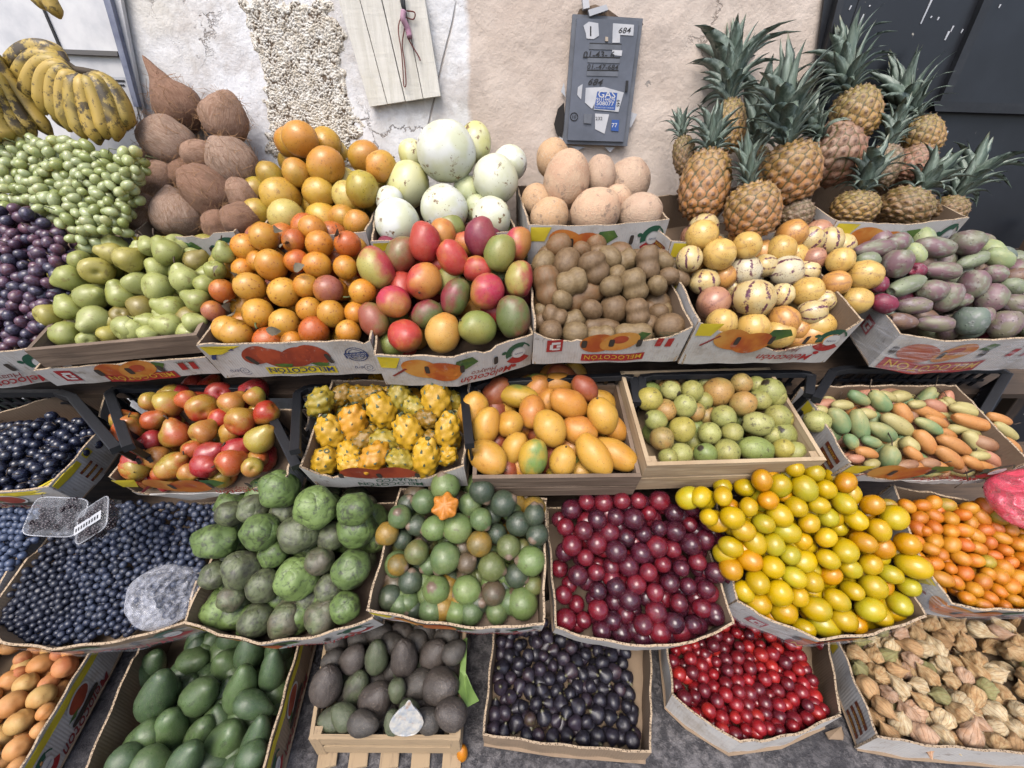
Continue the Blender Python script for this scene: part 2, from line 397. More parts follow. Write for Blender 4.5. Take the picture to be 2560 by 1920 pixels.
kind('lucuma', mk('lucuma', luc_p, 22, .05, 4), skin('lucuma_skin', .4, blush='x', bz=.3, bn=.8, var=.45, dark=.6, speck=.35, ss=18, sth=.66, blotch=.5, blc='#4a3322', blth=.66, tip=('#86705e', 1.02, 1.16), bump=.14, bs=7), ratio=1.0)
# cherimoya with grooved plates
def cher(seed):
    C = []; rr = random.Random(seed)
    for i in range(70):
        z = 1-2*(i+.5)/70; r = math.sqrt(1-z*z); a = 2.39996*i+rr.uniform(-.25, .25); C.append((r*math.cos(a), r*math.sin(a), z))
    C = np.array(C); ed = []; v, f = lathe(smooth_prof([(0, -.9), (.5, -.84), (.93, -.35), (1, .1), (.8, .62), (.4, .95), (0, 1.02)], 34), 54)
    for i, p in enumerate(v):
        q = np.array(p.normalized()); d = np.sort(np.sqrt(((C-q)**2).sum(1)))[:2]; e = min((d[1]-d[0])/.085, 1)
        v[i] = p*(1+nz(p, 1.2, .16, seed)-.03*(1-e)**2+.012*e); ed.append(e)
    me = mesh('cherimoya', v, f); at = me.attributes.new('edge', 'FLOAT', 'POINT'); at.data.foreach_set('value', ed); return me
def cher_mat():
    q = N('cherimoya_skin', .5); e = q.attr('edge', out=2); c = q.mix(q.ramp(q.noise(1.3, 3), .38, .68), q.ocol(), q.tint2())
    g = q.mix(1.0, c, (.30, .32, .27), 'MULTIPLY'); c = q.mix(q.ramp(e, .05, .6, .7, 0), c, g)
    c = q.mix(q.ramp(q.noise(2.6, 5, .75), .50, .64, 0, .75), c, lin('#3c3a33')); q.col(c); q.bump(q.noise(16, 3), .3, .002); return q.m
kind('cherimoya', [cher(i+1) for i in range(4)], cher_mat(), ratio=1.0)
# avocados
avo_p = smooth_prof([(0, -.98), (.52, -.9), (.92, -.52), (1, -.15), (.84, .3), (.55, .7), (.3, .94), (0, 1.0)], 18)
kind('avocado', mk('avocado', avo_p, 24, .06, 3), skin('avocado_skin', .34, var=.5, dark=.6, speck=.5, ss=20, sth=.62, sc_='#6f8f4a', blotch=.5, blc='#1f2a1a', blth=.64, bump=.12, bs=22), ratio=1.35)
hass_p = smooth_prof([(0, -.98), (.52, -.9), (.92, -.5), (1, -.1), (.86, .35), (.6, .74), (.3, .95), (0, 1.0)], 26)
def pebbl(p): return p*(1+.032*noise.noise(p*10)+.022*noise.noise(p*19))
kind('dark_avocado', mk('dark_avocado', hass_p, 40, .05, 3, pebbl), skin('dark_avocado_skin', .5, blush='x', bz=.4, bn=.8, var=.4, dark=.6, speck=.7, ss=17, sth=.66, sc_='#8b7a68', bump=.5, bs=13), ratio=1.22)
# plums and berries
kind('dark_plum', mk('dark_plum', ball(12, 1.0, .1), 20, .03, 3, cleft(.05)), skin('dark_plum_skin', .26, var=.5, vs=1.6, dark=.55, blush='x', bz=.05, bn=.7, speck=.5, ss=30, sth=.7, sc_='#c98a80', bump=0, bloom=.08, blo='#8a6f94'), ratio=1.0)
kind('yellow_plum', mk('yellow_plum', ball(12, 1.15, .05), 18, .04), skin('yellow_plum_skin', .3, blush='z', bz=.2, bn=.7, var=.3, dark=.85, speck=.35, ss=12, sth=.72, bump=.01, bot=('#5a3a18', 1.17, 1.24)), ratio=1.0)
kind('kumquat', mk('kumquat', ball(10, 1.25, .04), 16, .03), skin('kumquat_skin', .38, blush='z', bz=.3, bn=.7, var=.35, dark=.78, speck=.4, ss=8, sth=.7, bump=.08, bs=26), ratio=1.0)
kind('cherry_plum', mk('cherry_plum', ball(10, 1.0, .08), 16, .02), skin('cherry_plum_skin', .28, blush='x', bz=.05, bn=.7, var=.4, dark=.6, bump=0, speck=.3, ss=25, sth=.72, sc_='#e0a090'), ratio=1.0)
kind('fig', mk('fig', smooth_prof([(0, -.85), (.5, -.82), (.92, -.4), (.98, .05), (.68, .52), (.36, .86), (.17, 1.08), (.12, 1.22), (0, 1.24)], 15), 16, .08, 4), skin('fig_skin', .4, blush='x', bz=.45, bn=.7, var=.5, dark=.5, bloom=.12, blo='#6a6a86', bump=.1, bs=9, tip=('#6d6a4c', 1.05, 1.25)), ratio=1.0)
def bb(p):
    r = math.hypot(p.x, p.y)
    if p.z > .4: p.z += -.3*math.exp(-(r/.26)**2)+.12*math.exp(-((r-.4)/.1)**2)
    return p
kind('blueberry', mk('blueberry', ball(8, .86), 12, .03, 3, bb), skin('blueberry_skin', .45, var=.5, vs=1.6, dark=.45, bloom=.28, blo='#6f80ab', bump=.04, tip=('#1c2233', .9, 1.1)), ratio=1.0)
kind('green_grape', mk('green_grape', ball(9, 1.3), 14, .04), skin('green_grape_skin', .25, blush='z', bz=.2, bn=.8, var=.25, dark=.85, bump=0, sss=.25), ratio=1.0)
kind('red_grape', mk('red_grape', ball(9, 1.15), 14, .04), skin('red_grape_skin', .34, blush='x', bz=.1, bn=.8, var=.4, dark=.6, bloom=.3, blo='#8f86ae', bump=0), ratio=1.0)
kind('black_grape', mk('black_grape', ball(9, 1.05), 14, .03), skin('black_grape_skin', .26, var=.4, dark=.5, bloom=.16, blo='#5a6aa0', bump=0), ratio=1.0)
# husk cherry (papery lantern)
def husk(seed):
    def f(p):
        a = math.atan2(p.y, p.x); r = math.hypot(p.x, p.y)
        k = 1+.20*abs(math.cos(2.5*a))-.10+nz(p, 2.0, .26, seed); tw = .5*p.z; c, s = math.cos(tw), math.sin(tw)
        x, y = p.x*k, p.y*k*.86; return Vector((x*c-y*s, x*s+y*c, p.z+nz(p, 1.5, .12, seed+9)))
    return mesh('husk_cherry', *lathe(smooth_prof([(0, -.8), (.62, -.78), (1.0, -.2), (.95, .35), (.62, .9), (.24, 1.35), (.07, 1.75), (0, 1.85)], 16), 24, f), True)
def husk_mat():
    q = N('husk_paper', .8); p = q.n('TexCoord', out=3); an = q.math('ARCTAN2', q.xyz(1, p), q.xyz(0, p))
    v = q.ramp(q.math('SINE', q.math('ADD', q.math('MULTIPLY', an, 15), q.math('MULTIPLY', q.noise(2.5, 3), 4))), .80, .98, 0, .55)
    c = q.mix(q.ramp(q.noise(2, 4), .35, .7), q.ocol(), q.tint2()); c = q.mix(v, c, lin('#8a6238')); q.col(c); q.b.inputs['Subsurface Weight'].default_value = .3; q.b.inputs['Subsurface Radius'].default_value = (.5, .35, .2); q.b.inputs['Subsurface Scale'].default_value = .02; q.bump(q.math('SUBTRACT', q.noise(7, 5, .7), q.math('MULTIPLY', v, .4)), .6, .003); return q.m
kind('husk_cherry', [husk(i) for i in range(5)], husk_mat(), ratio=1.0)

# pineapple
def pine_body(seed):
    nr, nc = 10, 11; v, f = lathe(smooth_prof([(0, -1), (.5, -.97), (.84, -.7), (1, -.2), (.99, .3), (.8, .75), (.48, .97), (0, 1.0)], 80), 100); ey = []; C = []
    rr = random.Random(seed)
    for r0 in range(nr):
        lat = (r0+.5)/nr; cz = math.sin((lat-.5)*math.pi); cr = max(.16, math.sqrt(1-cz*cz))
        for k in range(nc):
            a = 2*math.pi*(k+.5*(r0 % 2)+rr.uniform(-.07, .07))/nc; C.append((math.cos(a)*cr, math.sin(a)*cr, (lat-.5)*2.9+rr.uniform(-.02, .02)))
    C = np.array(C)
    for i, p in enumerate(v):
        z = max(-1, min(1, p.z)); lat = math.asin(z)/math.pi; rr_ = max(.16, math.sqrt(1-z*z)); a = math.atan2(p.y, p.x)
        q = np.array((math.cos(a)*rr_, math.sin(a)*rr_, lat*2.9)); d = np.sort(np.sqrt(((C-q)**2).sum(1)))[:2]
        s = min(1, (d[1]-d[0])/.16); n_ = Vector((p.x, p.y, p.z*.6)).normalized(); e = s*.6+.4*max(0, 1-d[0]/.2); ey.append(min(1, e)); v[i] = p+n_*(.06*s**.6+.10*math.exp(-(d[0]/.045)**2)-.05)
    me = mesh('body', v, f); at = me.attributes.new('eye', 'FLOAT', 'POINT'); at.data.foreach_set('value', ey); return me
def pine_mat():
    q = N('pineapple_rind', .5); e = q.attr('eye', out=2); zz = q.xyz(2)
    base = q.mix(q.ramp(q.math('ADD', zz, q.math('MULTIPLY', q.noise(2.2, 3), .9)), .1, 1.1), q.ocol(), q.tint2())
    base = q.mix(q.ramp(q.noise(6, 4, .7), .42, .62, 0, .6), base, lin('#c4a58a'))
    c = q.mix(q.ramp(e, .08, .30), lin('#5c5428'), base); c = q.mix(q.ramp(q.noise(14, 4, .7), .50, .66, 0, .55), c, lin('#8f5a34'))
    c = q.mix(q.ramp(e, .80, .90, 0, .75), c, lin('#6a4c3a')); c = q.mix(q.math('MULTIPLY', q.ramp(e, .93, .98), .8), c, lin('#dccdb8')); q.col(c); q.bump(q.noise(25, 4), .5, .003); return q.m
PB = [pine_body(1), pine_body(2)]
for m in PB: m.materials.append(pine_mat())
def leaf_mesh(curve, wide, seed):
    v = []; f = []; n = 9; rr = random.Random(seed)
    for i in range(n+1):
        t = i/n; th = curve*t*t; z = t*math.cos(th*.8); x = t*math.sin(th*.8)+.0; wd = wide*(1-t**2.4)*(1+.2*math.sin(3.1*t)); h = .35*wd
        tw = rr.uniform(-.02, .02)*t
        v += [Vector((x-h, -wd+tw, z)), Vector((x+h*.6, tw, z)), Vector((x-h, wd+tw, z)), Vector((x-h*.1, tw, z-.004))]
    for i in range(n):
        a = i*4; b = a+4; f += [(a, b, b+1, a+1), (a+1, b+1, b+2, a+2), (a+2, b+2, b+3, a+3), (a+3, b+3, b, a)]
    return mesh('leaf', v, f)
def leaf_mat(name, c1, c2, c3):
    q = N(name, .45); st = q.n('VectorMath', q.vec(), (30, 30, 1.5), operation='MULTIPLY'); a = q.noise(1, 3, .6, st)
    c = q.mix(q.ramp(a, .3, .75), lin(c1), lin(c2)); c = q.mix(q.ramp(q.math('ADD', q.xyz(2), q.math('MULTIPLY', q.noise(6, 2), .3)), 1.02, 1.18, 0, .8), c, lin(c3)); q.col(q.mix(q.ramp(q.noise(2, 2), .4, .65, 0, .45), c, lin('#5f7460'))); q.bump(a, .4, .002); return q.m
M_leaf = leaf_mat('pineapple_leaf', '#6c7f70', '#a8b6a8', '#a89e7c')
LF = [leaf_mesh(c, w_, i) for i, (c, w_) in enumerate([(.2, .115), (.55, .125), (1.0, .125), (-.1, .10)])]
for m in LF: m.materials.append(M_leaf)
# ---------------------------------------------------------------- setting materials
WY = 1.52
def wall_mat():
    q = N('plaster', .85); g = q.n('NewGeometry', out=0); x = q.xyz(0, g)
    n1 = q.noise(2.2, 6, .65, g); n2 = q.noise(9, 6, .7, g); n3 = q.noise(38, 5, .65, g)
    edge = q.math('ADD', x, q.math('MULTIPLY', q.math('SUBTRACT', n2, .5), .05))
    white = q.mix(q.ramp(n2, .35, .7), lin('#ecedf0', .64), lin('#dcdad8', .60)); beige = q.mix(q.ramp(n1, .35, .7), lin('#dccdc0', .60), lin('#cbb9aa', .57))
    white = q.mix(q.ramp(q.noise(1.3, 4, .6, g), .5, .7, 0, .3), white, lin('#dccfb0', .58))
    c = q.mix(q.ramp(edge, WSPLIT-.01, WSPLIT+.012), white, beige)
    c = q.mix(q.ramp(q.noise(5, 5, .7, g), .5, .68, 0, .45), c, lin('#b3a498'))
    scuff = q.math('MULTIPLY', q.ramp(q.noise(14, 5, .75, g), .66, .70), q.ramp(q.noise(2.6, 2, .5, g), .5, .62)); c = q.mix(scuff, c, lin('#9d9791'))
    pale = q.ramp(q.noise(7, 5, .75, g), .68, .71); c = q.mix(pale, c, lin('#e8e2da'))
    cr = q.n('VectorMath', g, q.n('VectorMath', q.n('CombineXYZ', n2, n2, n2), (.16, .16, .16), operation='MULTIPLY'), operation='ADD')
    crk = q.math('MULTIPLY', q.ramp(q.voro(3.2, 'DISTANCE_TO_EDGE', cr), 0, .012, 1, 0), q.ramp(q.noise(1.9, 2, .5, g), .52, .6)); c = q.mix(q.math('MULTIPLY', crk, .7), c, lin('#7d6a58'))
    q.col(c); q.bump(q.math('ADD', q.math('MULTIPLY', n3, .5), q.math('SUBTRACT', q.math('ADD', q.math('MULTIPLY', n2, 1.2), q.math('MULTIPLY', pale, -.25)), crk)), .55, .012); return q.m
WSPLIT = on_y(*rg(2, 812, 200), WY).x
M_wall = wall_mat()
def ground_mat():
    q = N('worn_asphalt', .75); g = q.n('NewGeometry', out=0); a = q.noise(26, 6, .75, g); b = q.noise(90, 4, .7, g); d = q.voro(120, vec=g)
    c = q.mix(q.ramp(a, .42, .62), lin('#3d3b3f'), lin('#7e7a7b')); c = q.mix(q.ramp(b, .55, .7, 0, .6), c, lin('#a09a98')); c = q.mix(q.ramp(q.noise(3, 3, .5, g), .45, .65, 0, .6), c, lin('#37353a'))
    q.col(c); q.bump(q.math('ADD', a, q.math('MULTIPLY', b, .6)), .7, .012); return q.m
def wood_mat(name, c1, c2, c3):
    q = N(name, .78); v = q.vec(); st = q.n('VectorMath', q.n('TexCoord', out=2), (4, 70, 4), operation='MULTIPLY')
    a = q.noise(1, 5, .65, st, .6); b = q.noise(5, 4)
    c = q.mix(q.ramp(a, .3, .72), lin(c1), lin(c2)); c = q.mix(q.ramp(b, .5, .75, 0, .6), c, lin(c3)); q.col(c); q.bump(a, .4, .004); return q.m
M_wood = wood_mat('weathered_wood', '#6e5a49', '#9a8470', '#54463a'); M_woodp = wood_mat('pale_wood', '#b09470', '#d8c09c', '#8c7660')
M_woodd = wood_mat('dark_plank', '#4a3a2c', '#6d5744', '#2f261e')
def card_mat(name, c1, c2, ribs=True, dirt=.5):
    q = N(name, .72); uv = q.n('TexCoord', out=2); x = q.xyz(0, uv); a = q.noise(9, 6, .7); b = q.noise(28, 5, .7)
    rib = q.math('SINE', q.math('MULTIPLY', x, 900)); f = q.ramp(a, .45, .75, 0, dirt); c = q.mix(f, lin(c1), lin(c2))
    c = q.mix(q.ramp(b, .60, .72, 0, dirt*.8), c, lin('#7b6a55')); sc1 = q.n('VectorMath', uv, (60, 9, 1), operation='MULTIPLY'); c = q.mix(q.ramp(q.noise(1, 4, .7, sc1), .64, .7, 0, .5), c, lin('#8f7f6a'))
    q.col(c); q.bump(q.math('ADD', q.math('MULTIPLY', rib, .22 if ribs else .08), q.math('MULTIPLY', a, 2.0)), .5, .0016 if ribs else .002); return q.m
M_white = card_mat('white_card', '#d9d5d1', '#a89a88', True, .75); M_kraft = card_mat('kraft_card', '#8d7660', '#6d5946', True, .6)
M_kraftl = card_mat('kraft_card_light', '#a78f75', '#836d56', True, .6)
def edge_mat():
    q = N('torn_card_edge', .85); a = q.voro(240, vec=q.n('TexCoord', out=3)); c = q.mix(q.ramp(a, .15, .55), lin('#5b4735'), lin('#c9b193')); q.col(c); q.bump(a, .8, .002); return q.m
M_edge = edge_mat()
def plast_mat(name, c, c2, rough=.45):
    q = N(name, rough); q.col(q.mix(q.ramp(q.noise(12, 5, .7), .5, .75), lin(c), lin(c2))); q.bump(q.noise(60, 3), .1, .003); return q.m
M_crate = plast_mat('black_plastic', '#1b1d22', '#34373d'); M_green = plast_mat('green_plastic', '#1d4a3a', '#173529'); M_redp = plast_mat('red_plastic', '#a5202c', '#7c1a22')
def ink(name, c, c2=None, wear=.35):
    q = N(name, .6); a = q.noise(30, 5, .75); b = q.ramp(a, .60, .68, 0, wear); cc = lin(c)
    if c2: cc = q.mix(q.ramp(q.noise(16, 3), .35, .65), lin(c), lin(c2))
    q.col(q.mix(b, cc, lin('#c9c0b4'))); return q.m
INK = dict(red=ink('ink_red', '#b3262a'), dred=ink('ink_dark_red', '#8e2a2c'), green=ink('ink_green', '#1d5a42'), yellow=ink('ink_yellow', '#e6cf2e'),
           orange=ink('ink_peach', '#d9822c', '#b8501f'), orange2=ink('ink_peach_light', '#e2a24a', '#cf7426'), redfruit=ink('ink_red_fruit', '#c0502c', '#9c3a22'),
           navy=ink('ink_navy', '#1e3a72'), brown=ink('ink_brown', '#7d3a1e'), gold=ink('ink_gold', '#e7b53a'), white=ink('ink_white', '#e4e2df'), black=flat('marker_black', '#17171a', .7),
           leaf=ink('ink_leaf', '#2c5a33', '#5a7a2c'), teal=ink('ink_teal', '#8fbcc0', '#5f97a0'), blue=ink('sticker_blue', '#2a5cae', None, .2), paper=ink('torn_paper', '#dedfe3', '#c9ccd2', .3), hole=flat('hole_dark', '#3a2e24', .9))

# ---------------------------------------------------------------- ground and house wall
g = mesh('ground', [(-30, -30, 0), (30, -30, 0), (30, 30, 0), (-30, 30, 0)], [(0, 1, 2, 3)], False)
tag(link('ground', g, ground_mat()), kind='structure')
def relief(x, z):
    p = Vector((x, 0, z)); return .006*noise.noise(p*3)+.0035*noise.noise(p*9)+.0018*noise.noise(p*25)
pl = on_y(*rg(1, 745, 0), WY).x; pr = on_y(*rg(3, 985, 60), WY).x     # plaster runs between the two doors
def wall_grid(x0, x1, z0, z1, nx, nzv, fn, name):
    v = []; f = []
    for j in range(nzv+1):
        for i in range(nx+1):
            x = x0+(x1-x0)*i/nx; z = z0+(z1-z0)*j/nzv; v.append((x, fn(x, z), z))
    for j in range(nzv):
        for i in range(nx): a = j*(nx+1)+i; f.append((a, a+1, a+nx+2, a+nx+1))
    return mesh(name, v, f)
wl = link('house_wall', wall_grid(-6, 6, 0, 4.5, 1, 1, lambda x, z: WY+.06, 'house_wall'), M_wall)
tag(wl, 'flaking white and beige plastered house wall behind the fruit stand', 'wall')
link('plaster', wall_grid(-1.9, 1.75, .55, 2.4, 260, 130, lambda x, z: WY+relief(x, z), 'plaster'), M_wall, wl)
# rough patch where the render has fallen away
def rough_mat():
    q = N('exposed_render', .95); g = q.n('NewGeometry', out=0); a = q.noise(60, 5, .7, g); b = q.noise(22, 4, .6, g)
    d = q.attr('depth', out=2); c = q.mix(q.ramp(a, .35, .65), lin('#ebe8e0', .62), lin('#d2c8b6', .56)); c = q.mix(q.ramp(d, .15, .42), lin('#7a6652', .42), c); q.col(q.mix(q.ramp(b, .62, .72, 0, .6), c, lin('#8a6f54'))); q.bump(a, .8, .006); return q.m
def rough_patch():
    poly = [rg(1, *p) for p in ((1460, -60), (1560, 120), (1620, 330), (1700, 600), (1690, 800), (1700, 980), (1900, 1100), (2212, 1120), (2330, 1060), (2330, 900), (2290, 640), (2230, 300), (2200, 60), (2150, -60))]
    P = [on_y(a, b, WY) for a, b in poly]; xs = [p.x for p in P]; zs = [p.z for p in P]; n = len(P)
    def inside(x, z):
        c = False; dm = 9
        for i in range(n):
            a, b = P[i], P[(i+1) % n]
            if (a.z > z) != (b.z > z) and x < (b.x-a.x)*(z-a.z)/(b.z-a.z)+a.x: c = not c
            t = max(0, min(1, ((x-a.x)*(b.x-a.x)+(z-a.z)*(b.z-a.z))/((b.x-a.x)**2+(b.z-a.z)**2+1e-9)))
            dm = min(dm, math.hypot(x-a.x-t*(b.x-a.x), z-a.z-t*(b.z-a.z)))
        return dm if c else -dm
    x0, x1, z0, z1 = min(xs)-.02, max(xs)+.02, min(zs)-.02, min(max(zs), 2.3)+.02; nx, nn = 280, 540; v = []; f = []; dep = []
    for j in range(nn+1):
        for i in range(nx+1):
            x = x0+(x1-x0)*i/nx; z = z0+(z1-z0)*j/nn; d = inside(x, z)+.022*noise.noise(Vector((x*14, 3, z*14)))+.02*noise.noise(Vector((x*45, 3, z*45)))
            k = max(0, min(1, (d+.006)/.035)); p = Vector((x, 0, z)); vd, vp = noise.voronoi(p*185+Vector((noise.noise(p*40)*1.2, 0, noise.noise(p*41+Vector((5, 0, 0)))*1.2))); h = (.45-vd[0])*1.5+noise.noise(p*33)*.5+noise.noise(p*190)*.3
            hh = max(-.8, min(.8, h)); y = WY+relief(x, z)-(.007+.0038*hh)*k+.008*(1-k)
            v.append((x, y, z)); dep.append(.5+.5*hh)
    for j in range(nn):
        for i in range(nx): a = j*(nx+1)+i; f.append((a, a+1, a+nx+2, a+nx+1))
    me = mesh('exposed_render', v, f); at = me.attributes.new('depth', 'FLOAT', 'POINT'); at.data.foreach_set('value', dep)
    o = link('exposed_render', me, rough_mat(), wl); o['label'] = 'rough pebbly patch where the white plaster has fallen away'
rough_patch()
def wq(name, pts, off, th, mat, parent=None, reg=None, smooth=False):
    """flat slab on the wall: pixel outline, front face at wall - off - th"""
    P = [on_y(*(rg(reg, *p) if reg else p), WY-off) for p in pts]
    a = parent
    while a is not None: P = [p-a.location for p in P]; a = a.parent
    me = mesh(name, *prism(P, Vector((0, -th, 0))), smooth); return link(name, me, mat, parent)
# plaster holes round the meter cabinet
for pts, mt in ((((1440, 660), (1400, 700), (1375, 800), (1395, 870), (1430, 890), (1445, 760)), flat('hole_in_plaster', '#2a2522', .95)),
                (((1500, 150), (1540, 60), (1640, 30), (1720, 60), (1790, 110), (1930, 120), (1950, 160), (1925, 180), (1700, 140), (1560, 130)), dusty('broken_brick', '#8a745f', '#5f4c3c', .95, 30))):
    h = wq('plaster_hole', pts, .010, .003, mt, wl, 2)
for pts in (((1430, 830), (1405, 860), (1420, 915), (1470, 945)), ((1480, 940), (1530, 965), (1580, 945)), ((1700, 945), (1735, 980), (1770, 945)), ((1870, 720), (1910, 735), (1870, 820), (1850, 820)), ((1440, 530), (1420, 590), (1450, 625))):
    wq('bare_plaster', pts, .011, .002, INK['paper'], wl, 2)

# left white metal door
M_door = dusty('white_door_paint', '#ffffff', '#dcdde2', .45, 6, 5, .05); M_dfr = dusty('blue_grey_frame', '#9aa0b4', '#6f7690', .5, 14)
dl = empty('metal_door', on_y(*rg(1, 500, 500), WY)); tag(dl, 'white painted metal door behind the plantains', 'door')
wq('door_panel', ((-900, -500), (700, -500), (990, 1000), (-900, 1000)), .012, .012, M_door, dl, 1)
wq('frame_strip', ((655, -120), (700, -120), (915, 690), (885, 690)), .026, .014, M_dfr, dl, 1)
wq('groove', ((225, -60), (238, -60), (408, 330), (392, 330)), .0255, .003, INK['black'], dl, 1)
wq('rail', ((395, 320), (772, 334), (776, 366), (400, 350)), .026, .010, flat('rail_grey', '#6d6a68', .6), dl, 1)
pp = wq('notice_paper', ((420, 480), (830, 500), (960, 990), (470, 1000)), .026, .002, INK['paper'], dl, 1)
for y in (512, 540, 700): wq('notice_stripe', ((700, y), (800, y+3), (803, y+14), (703, y+11)), .029, .001, INK['black'], dl, 1)

# right dark metal door
def dd():
    q = N('dark_door_paint', .42); g = q.n('NewGeometry', out=0); st = q.n('VectorMath', g, (60, 60, 22), operation='MULTIPLY')
    sp = q.math('MULTIPLY', q.ramp(q.noise(1, 3, .5, st), .715, .735), q.ramp(q.noise(2.5, 2, .5, g), .38, .6)); c = q.mix(q.ramp(q.noise(3, 5, .7, g), .4, .75), lin('#171a21'), lin('#272b33'))
    q.col(q.mix(sp, c, lin('#c5bfb0'))); return q.m
M_dd = dd()
dr = empty('metal_gate', on_y(*rg(3, 1700, 700), WY)); tag(dr, 'dark blue-black metal gate spattered with pale paint beside the pineapples', 'gate')
wq('gate_panel', ((1010, -700), (3600, -700), (3600, 3300), (730, 3300), (845, 560)), .012, .006, M_dd, dr, 3)
M_dfr2 = dusty('gate_frame_dark', '#181a1f', '#2c2e33', .5, 12)
wq('gate_frame', ((1000, -60), (1040, -60), (850, 700), (815, 700)), .020, .022, M_dfr2, dr, 3)
wq('gate_rib', ((1950, -60), (2010, -60), (1690, 660), (1640, 660)), .0185, .016, M_dfr2, dr, 3)
wq('gate_rail', ((1590, 655), (2700, 690), (2700, 755), (1600, 720)), .0185, .022, M_dfr2, dr, 3)
wq('gate_seam', ((1168, -60), (1180, -60), (1046, 350), (1036, 350)), .0182, .002, M_dfr2, dr, 3)
rr = random.Random(3)
for x, y, L, w_ in ((1580, 70, 170, 10), (1160, 130, 80, 6), (1710, 230, 60, 12), (1090, 50, 30, 8), (1700, 880, 80, 7), (1215, 38, 12, 8), (1610, 110, 16, 8), (1655, 120, 22, 9), (1745, 185, 40, 7), (1808, 200, 28, 7), (2050, 40, 26, 8), (1780, 705, 22, 8)):
    wq('paint_splash', ((x+L*.22, y-L/2), (x+L*.22+w_, y-L/2+3), (x-L*.22+w_*.6, y+L/2), (x-L*.22, y+L/2-2)), .0184, .0015, INK['paper'], dr, 3)

# wooden board with string
bd = empty('wooden_board', on_y(*rg(2, 350, 600), WY)); tag(bd, 'pale weathered plank board fixed to the white wall above the melons', 'board')
def board_mat():
    q = N('pale_board', .8); g = q.n('NewGeometry', out=0); st = q.n('VectorMath', g, (55, 55, 5), operation='MULTIPLY'); a = q.noise(1, 6, .7, st, .5); st2 = q.n('VectorMath', g, (10, 10, 60), operation='MULTIPLY'); w2 = q.noise(1, 4, .6, st2)
    c = q.mix(q.ramp(a, .3, .72), lin('#dad6ca', .56), lin('#eeebe2', .58)); c = q.mix(q.ramp(q.noise(6, 5, .7, g), .5, .7, 0, .55), c, lin('#dfdac8', .56)); c = q.mix(q.ramp(a, .62, .72, 0, .4), c, lin('#9a8a68')); q.col(c); q.bump(q.math('ADD', a, q.math('MULTIPLY', w2, .6)), .6, .004); return q.m
M_board = board_mat()
for k in range(4):
    a, b = k/4, (k+1)/4; lo = lambda t: (200+455*t, 690-70*t); hi = lambda t: (-20+565*t, -60)
    e = .006; wq('plank', (lo(a+e), lo(b-e), hi(b-e), hi(a+e)), .012, .016+.002*(k % 2), M_board, bd, 2)
st = empty('hanging_string', on_y(*rg(2, 420, 100), WY)); tag(st, 'red-brown string with pink knot hanging over the plank board', 'string')
M_str = flat('red_string', '#7d3b33', .7); M_pink = dusty('pink_rag', '#c9a0b4', '#a87890', .9, 30); M_blk = flat('black_strap', '#1f1f24', .6)
def wline(name, pts, reg, off, r, mat, parent):
    P = [on_y(*rg(reg, *p), WY-off-.004*math.sin(i*1.7)) - parent.location for i, p in enumerate(pts)]
    Q = []
    for i in range(len(P)-1):
        for t in (0, .25, .5, .75):
            a, b, c, d = P[max(i-1, 0)], P[i], P[i+1], P[min(i+2, len(P)-1)]
            Q.append(.5*((2*b)+(c-a)*t+(2*a-5*b+4*c-d)*t*t+(3*b-a-3*c+d)*t**3))
    Q.append(P[-1]); return link(name, mesh(name, *tube(Q, r, 6)), mat, parent)
wline('strand', ((430, 70), (480, 80), (470, 125), (400, 110), (375, 190), (395, 330), (405, 460), (410, 550), (425, 540), (415, 400), (400, 290), (415, 180)), 2, .04, .0018, M_str, st)
wline('strand', ((420, 180), (440, 250), (480, 320), (510, 370), (515, 388)), 2, .04, .0018, M_str, st)
wline('strap', ((385, -60), (400, 30), (415, 75)), 2, .04, .004, M_blk, st); wline('strap', ((405, -60), (412, 30), (420, 75)), 2, .045, .004, M_blk, st)
wline('knot', ((410, 70), (405, 120), (425, 160), (440, 200), (448, 240)), 2, .045, .0085, M_pink, st)

# meter cabinet
mc = empty('meter_cabinet', on_y(*rg(2, 1640, 900), WY)); tag(mc, 'grey metal meter cabinet with stickers and handwritten numbers in the wall', 'cabinet')
M_cab = dusty('cabinet_grey', '#6e7482', '#5c626e', .5, 9, 5, .06); M_cabf = dusty('cabinet_frame', '#757a84', '#5d6169', .55, 12)
wq('cabinet_frame', ((1492, 100), (1940, 128), (1840, 940), (1430, 925)), .012, .014, M_cabf, mc, 2)
dc = wq('cabinet_door', ((1520, 122), (1918, 138), (1818, 912), (1460, 902)), .0262, .008, M_cab, mc, 2)
O1 = .0345
wq('slot', ((1605, 275), (1812, 282), (1809, 290), (1604, 283)), O1, .001, INK['black'], dc, 2).parent = dc
for a in (((1604, 283), (1809, 290), (1806, 322), (1600, 317)), ((1593, 372), (1800, 378), (1797, 408), (1590, 402)), ((1588, 456), (1790, 460), (1786, 492), (1585, 487))):
    wq('slot_plate', a, O1, .0015, M_cabf, dc, 2)
for a in (((1562, 365), (1800, 368), (1800, 374), (1562, 371)), ((1588, 448), (1790, 450), (1789, 457), (1587, 455))): wq('slot', a, O1, .002, INK['black'], dc, 2)
wq('lock', ((1705, 238), (1722, 240), (1722, 268), (1704, 266)), O1, .004, flat('lock_metal', '#c9b9a4', .3), dc, 2)
wq('hinge', ((1838, 520), (1852, 520), (1846, 590), (1832, 590)), O1, .006, INK['black'], dc, 2)
wq('latch', ((1570, 732), (1620, 734), (1614, 796), (1566, 792)), O1, .004, M_cabf, dc, 2)
